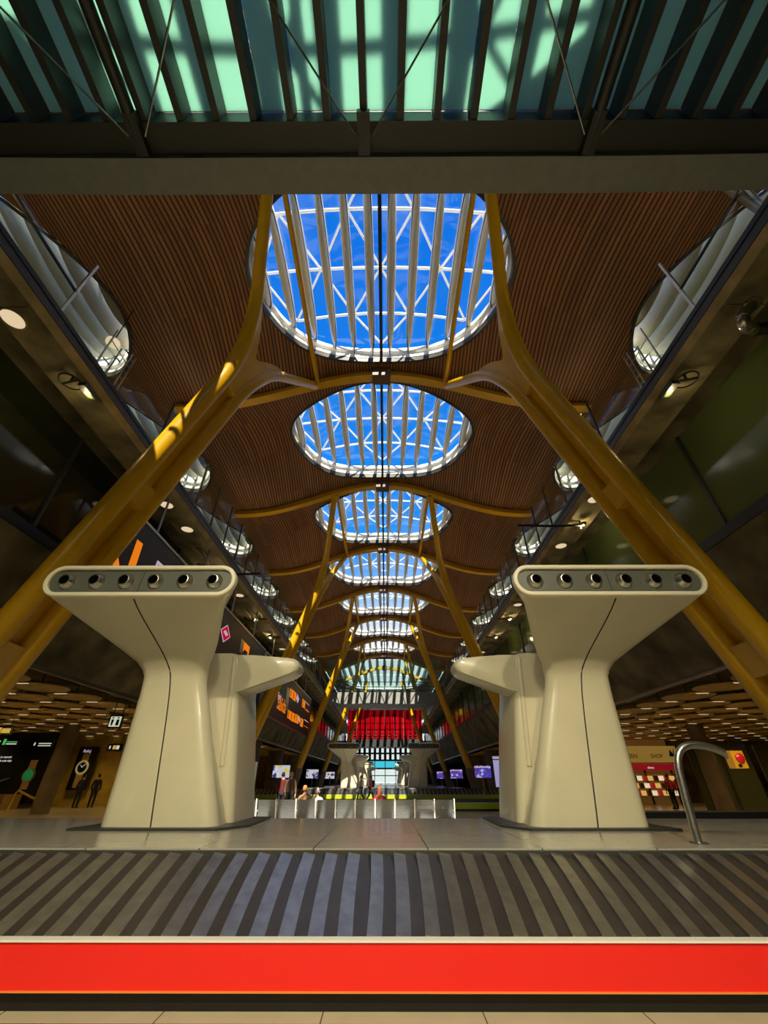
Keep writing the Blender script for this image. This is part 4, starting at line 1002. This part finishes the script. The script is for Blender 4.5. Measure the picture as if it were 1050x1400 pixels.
hr = MB().tube([(-19.6,25.9,.02),(-19.55,25.9,.85),(-19.45,25.9,.98),(-18.4,25.9,.62)], .05, 8).build('hand_rail', GOLD, smooth=True); tag(hr, 'tan bent hand rail on the floor beside the slim left pillar', 'hand rail')
def board(name, x, y, w_, h, z, mats, lab, txt=None, mat=SIGNO):
    g = empty(name, (x,y,z), lab, 'sign', 'small hanging signs')
    MB().box(x-w_/2,x+w_/2,y,y+.06,z-h/2,z+h/2).build('board', BLACK, g)
    MB().bar((x-w_*.35,y+.03,z+h/2),(x-w_*.35,y+.03,CZ+2.59),.025,.025).build('rod', DSTEEL, g); MB().bar((x+w_*.35,y+.03,z+h/2),(x+w_*.35,y+.03,CZ+2.59),.025,.025).build('rod', DSTEEL, g)
    for u0,u1,v0,v1,mm in mats: MB().box(x+u0*w_,x+u1*w_,y-.012,y,z+v0*h,z+v1*h).build('pictogram', mm, g)
    if txt: text(txt[0], txt[1], mat, g, Matrix(((1,0,0,x+txt[2]),(0,0,-1,y-.01),(0,1,0,z+txt[3]),(0,0,0,1))))
    return g
SIGNG = emis('sign_green',(.1,.6,.12),.6); SIGNY = emis('sign_yellow',(.8,.5,.08),.7); SIGNL = emis('sign_pale',(.75,.8,.6),.7)
g = board('toilet_sign', -10.05, 16.9, .50, .44, CZ+1.83, [], 'small lit toilet sign hanging left of the left tower')
MB().box(-10.25,-9.85,16.885,16.9,CZ+1.66,CZ+2.0).build('pale_field', SIGNL, g)
for x in (-10.15,-9.95):
    m = MB(); m.lathe([(.001,.035),(.03,.02),(.035,0),(.02,-.02)], Matrix.Translation((x,16.875,CZ+1.95)), 10); m.add([(x-.05,16.88,CZ+1.9),(x+.05,16.88,CZ+1.9),(x+(.06 if x>-10 else .03),16.88,CZ+1.70),(x-(.06 if x>-10 else .03),16.88,CZ+1.70)], [(0,1,2,3)]); m.build('figure', BLACK, g)
board('direction_board', -19.5, 23, 1.3, .42, CZ+2.1, [(-.42,-.32,-.3,.3,SIGNY),(-.22,-.14,-.25,.2,SIGNR),(-.06,.05,-.3,.3,SIGNY),(.08,.42,-.3,.2,SIGNY)], 'black board of yellow pictograms hanging at far left')
board('direction_board', -22.1, 27, 1.3, .40, CZ+1.85, [(-.22,-.10,-.35,.4,SIGNG),(-.42,-.36,-.2,.2,SIGNW),(-.05,.42,-.05,.08,SIGNG),(-.05,.42,-.3,-.18,SIGNW)], 'black board with a green pictogram hanging over the dark poster wall')
board('direction_board', -20.0, 27, 1.2, .38, CZ+1.75, [(-.42,-.36,-.2,.2,SIGNW),(-.2,.42,.02,.14,SIGNL),(-.2,.42,-.28,-.16,SIGNL)], 'black board with white text lines hanging beside the green pictogram board')
board('direction_board', -17.1, 29.4, .95, .42, CZ+1.72, [(-.36,-.28,-.2,.2,SIGNW),(-.12,.05,-.25,.25,SIGNY),(.10,.3,-.25,.25,SIGNL)], 'small black board with pale pictograms over the gold wall beside the left tower')

# ------------------------------------------------------------------ shop and glass, right
g = empty('shop_front', (19,34,0), 'lit shop with tan fascia and red header, right of the right tower', 'shop')
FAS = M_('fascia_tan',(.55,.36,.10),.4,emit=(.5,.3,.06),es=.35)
MB().box(15.4,21.2,33.7,34,2.5,3.5).build('fascia', FAS, g); text('DELICATESSEN', .36, BLACK, g, Matrix(((1,0,0,16.0),(0,0,-1,33.68),(0,1,0,2.75),(0,0,0,1))), sx=.95); text('SHOP', .36, BLACK, g, Matrix(((1,0,0,19.25),(0,0,-1,33.68),(0,1,0,2.75),(0,0,0,1))), sx=.95)
MB().prism([(20.6,2.85),(20.75,3.3),(20.9,3.0),(21.05,3.4),(20.95,2.85)], lambda u,v,q:(u,33.68+q,v), 0,.02).build('emblem', BLACK, g)
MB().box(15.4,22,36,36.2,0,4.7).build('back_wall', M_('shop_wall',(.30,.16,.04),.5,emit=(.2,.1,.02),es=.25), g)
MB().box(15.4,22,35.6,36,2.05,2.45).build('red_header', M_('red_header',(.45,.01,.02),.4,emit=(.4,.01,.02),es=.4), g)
text('oferta', .2, SIGNW, g, Matrix(((1,0,0,19.8),(0,0,-1,35.58),(0,1,0,2.15),(0,0,0,1))))
for z in (.5,.95,1.4,1.85): MB().box(15.6,21.8,35.5,36,z-.03,z).build('shelf', GOLD, g)
for x in (15.6,17.7,19.7,21.7): MB().box(x-.04,x+.04,35.85,36,0,2.05).build('shelf_post', BLACK, g)
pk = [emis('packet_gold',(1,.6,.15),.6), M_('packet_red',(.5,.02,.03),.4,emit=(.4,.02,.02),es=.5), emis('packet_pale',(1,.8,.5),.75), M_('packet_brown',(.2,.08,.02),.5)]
bases = []
for i,z in enumerate((.5,.95,1.4,1.85)[:3]):
    for j in range(15):
        x = 15.85+.40*j; k = (j*7+i*3)%4
        if len(bases) < 4 or bases[k] is None:
            while len(bases) < 4: bases.append(None)
            o = MB().box(-.14,.14,-.1,.1,0,.30).build('packet', pk[k]); bases[k] = o
        else: o = bases[k].copy(); COL.objects.link(o)
        o.location = (x,35.72,z+.001); tag(o, '%s packet on the shelves of the lit shop' % ['gold','red','pale','brown'][k], 'packet', '%s packets in the lit shop' % ['gold','red','pale','brown'][k])
PGL = M_('green_grey_glass', (.14,.15,.07), .12, spec=.8)
for x0,x1,y,l in ((17.0,18.6,25.9,'tall grey green glass partition left of the slim right pillar'),(19.0,20.5,26.2,'tall grey green glass partition right of the slim right pillar'),(21.3,22.6,26.6,'tall grey green glass partition at far right by the black screen')):
    g = MB().box(x0,x1,y,y+.06,.1,3.0).build('glass_partition', PGL); tag(g, l, 'glass partition', 'grey green glass partitions'); m = MB(); m.box(x0-.04,x0,y-.02,y+.08,0,3.1); m.box(x1,x1+.04,y-.02,y+.08,0,3.1); m.box(x0,x1,y-.02,y+.08,0,.1); m.build('frame', DSTEEL, g)
g = MB().box(22.3,26.5,25.2,25.35,1.5,4.0).build('black_screen', BLACK); tag(g, 'large black advertising screen at far right edge', 'screen')
for x in (22.9,25.9): MB().box(x-.06,x+.06,25.24,25.31,0,1.5).build('leg', DSTEEL, g)
g = empty('pale_totem', (-5.55,20.6,0), 'leaning pale totem post between the left tower and the bench', 'totem')
MB().bar((-5.55,20.6,.03),(-5.55,20.6,2.1),.22,.12).build('post', WHITE, g); MB().bar((-5.55,20.52,.5),(-5.55,20.52,1.9),.12,.02).build('inlay', DSTEEL, g); MB().box(-5.75,-5.35,20.4,20.8,0,.03).build('base', STEEL, g)
g = empty('poster_stand', (-6.6,22.5,0), 'gold poster stand behind the left tower foot', 'poster stand')
MB().box(-7.0,-6.2,22.5,22.6,.4,1.5).build('poster', GOLD, g); MB().box(-7.0,-6.2,22.52,22.58,1.5,2.1).build('header', ADB, g)
for x in (-6.9,-6.3): MB().box(x-.03,x+.03,22.52,22.58,0,.4).build('leg', DSTEEL, g)

# ------------------------------------------------------------------ lamps of the hall, plus added fill spots
WARM = (1,.74,.38)
for s in (-1,1):
    sd = 'left' if s < 0 else 'right'
    for i in range(7):      # uplighters on the balcony floors washing the wooden roof
        y = 3+9.03*i; h = MB().box(s*8.6-.25,s*8.6+.25,y-.15,y+.15,CZ+9.02,CZ+9.16).build('uplighter', DSTEEL); tag(h, 'dark floor uplighter on the %s balcony, %s from the front' % (sd, ordinal(i)), 'uplighter', 'balcony uplighters')
        lamp('SPOT','uplight',(s*8.6,y,CZ+9.25),(s*3.5,y+.5,CZ+16),230,WARM,.15,125,.9)
    for x in (13.5,19.1,26.6):      # the lamp strips of the disc ceiling shine down
        for y in (15.5,22.2,28.6,41,54): lamp('SPOT','disc_lamp',(s*x,y,CZ+2.56),(s*x,y,0),170,(1,.68,.27),.2,155,.5)
    for y in ((17.8,24.4,28.2) if s < 0 else (13.4,24.4,28.2)): lamp('POINT','arm_lamp_light',(s*7.95,y,CZ+8.2),None,26,(1,.80,.42),.1)
    lamp('POINT','projector_light',(s*7.5,6.8,CZ+8.2),None,22,(1,.80,.42),.1)
for i,x in enumerate((-4.2,-1.4,1.4,4.2)): lamp('SPOT','bridge_fill',(x,-3.7,ZBR-.25),(x*.7,5.2,.9),1750,(1,.87,.60),.12,74,.7)  # added fill spots out of view, brightening the towers and red panel
for x in (-1.4,1.4): lamp('SPOT','bridge_fill',(x,-3.7,ZBR-.25),(x*1.6,3.6,0),900,(1,.85,.52),.12,60,.8)  # two more added fills for the floor before the carousel
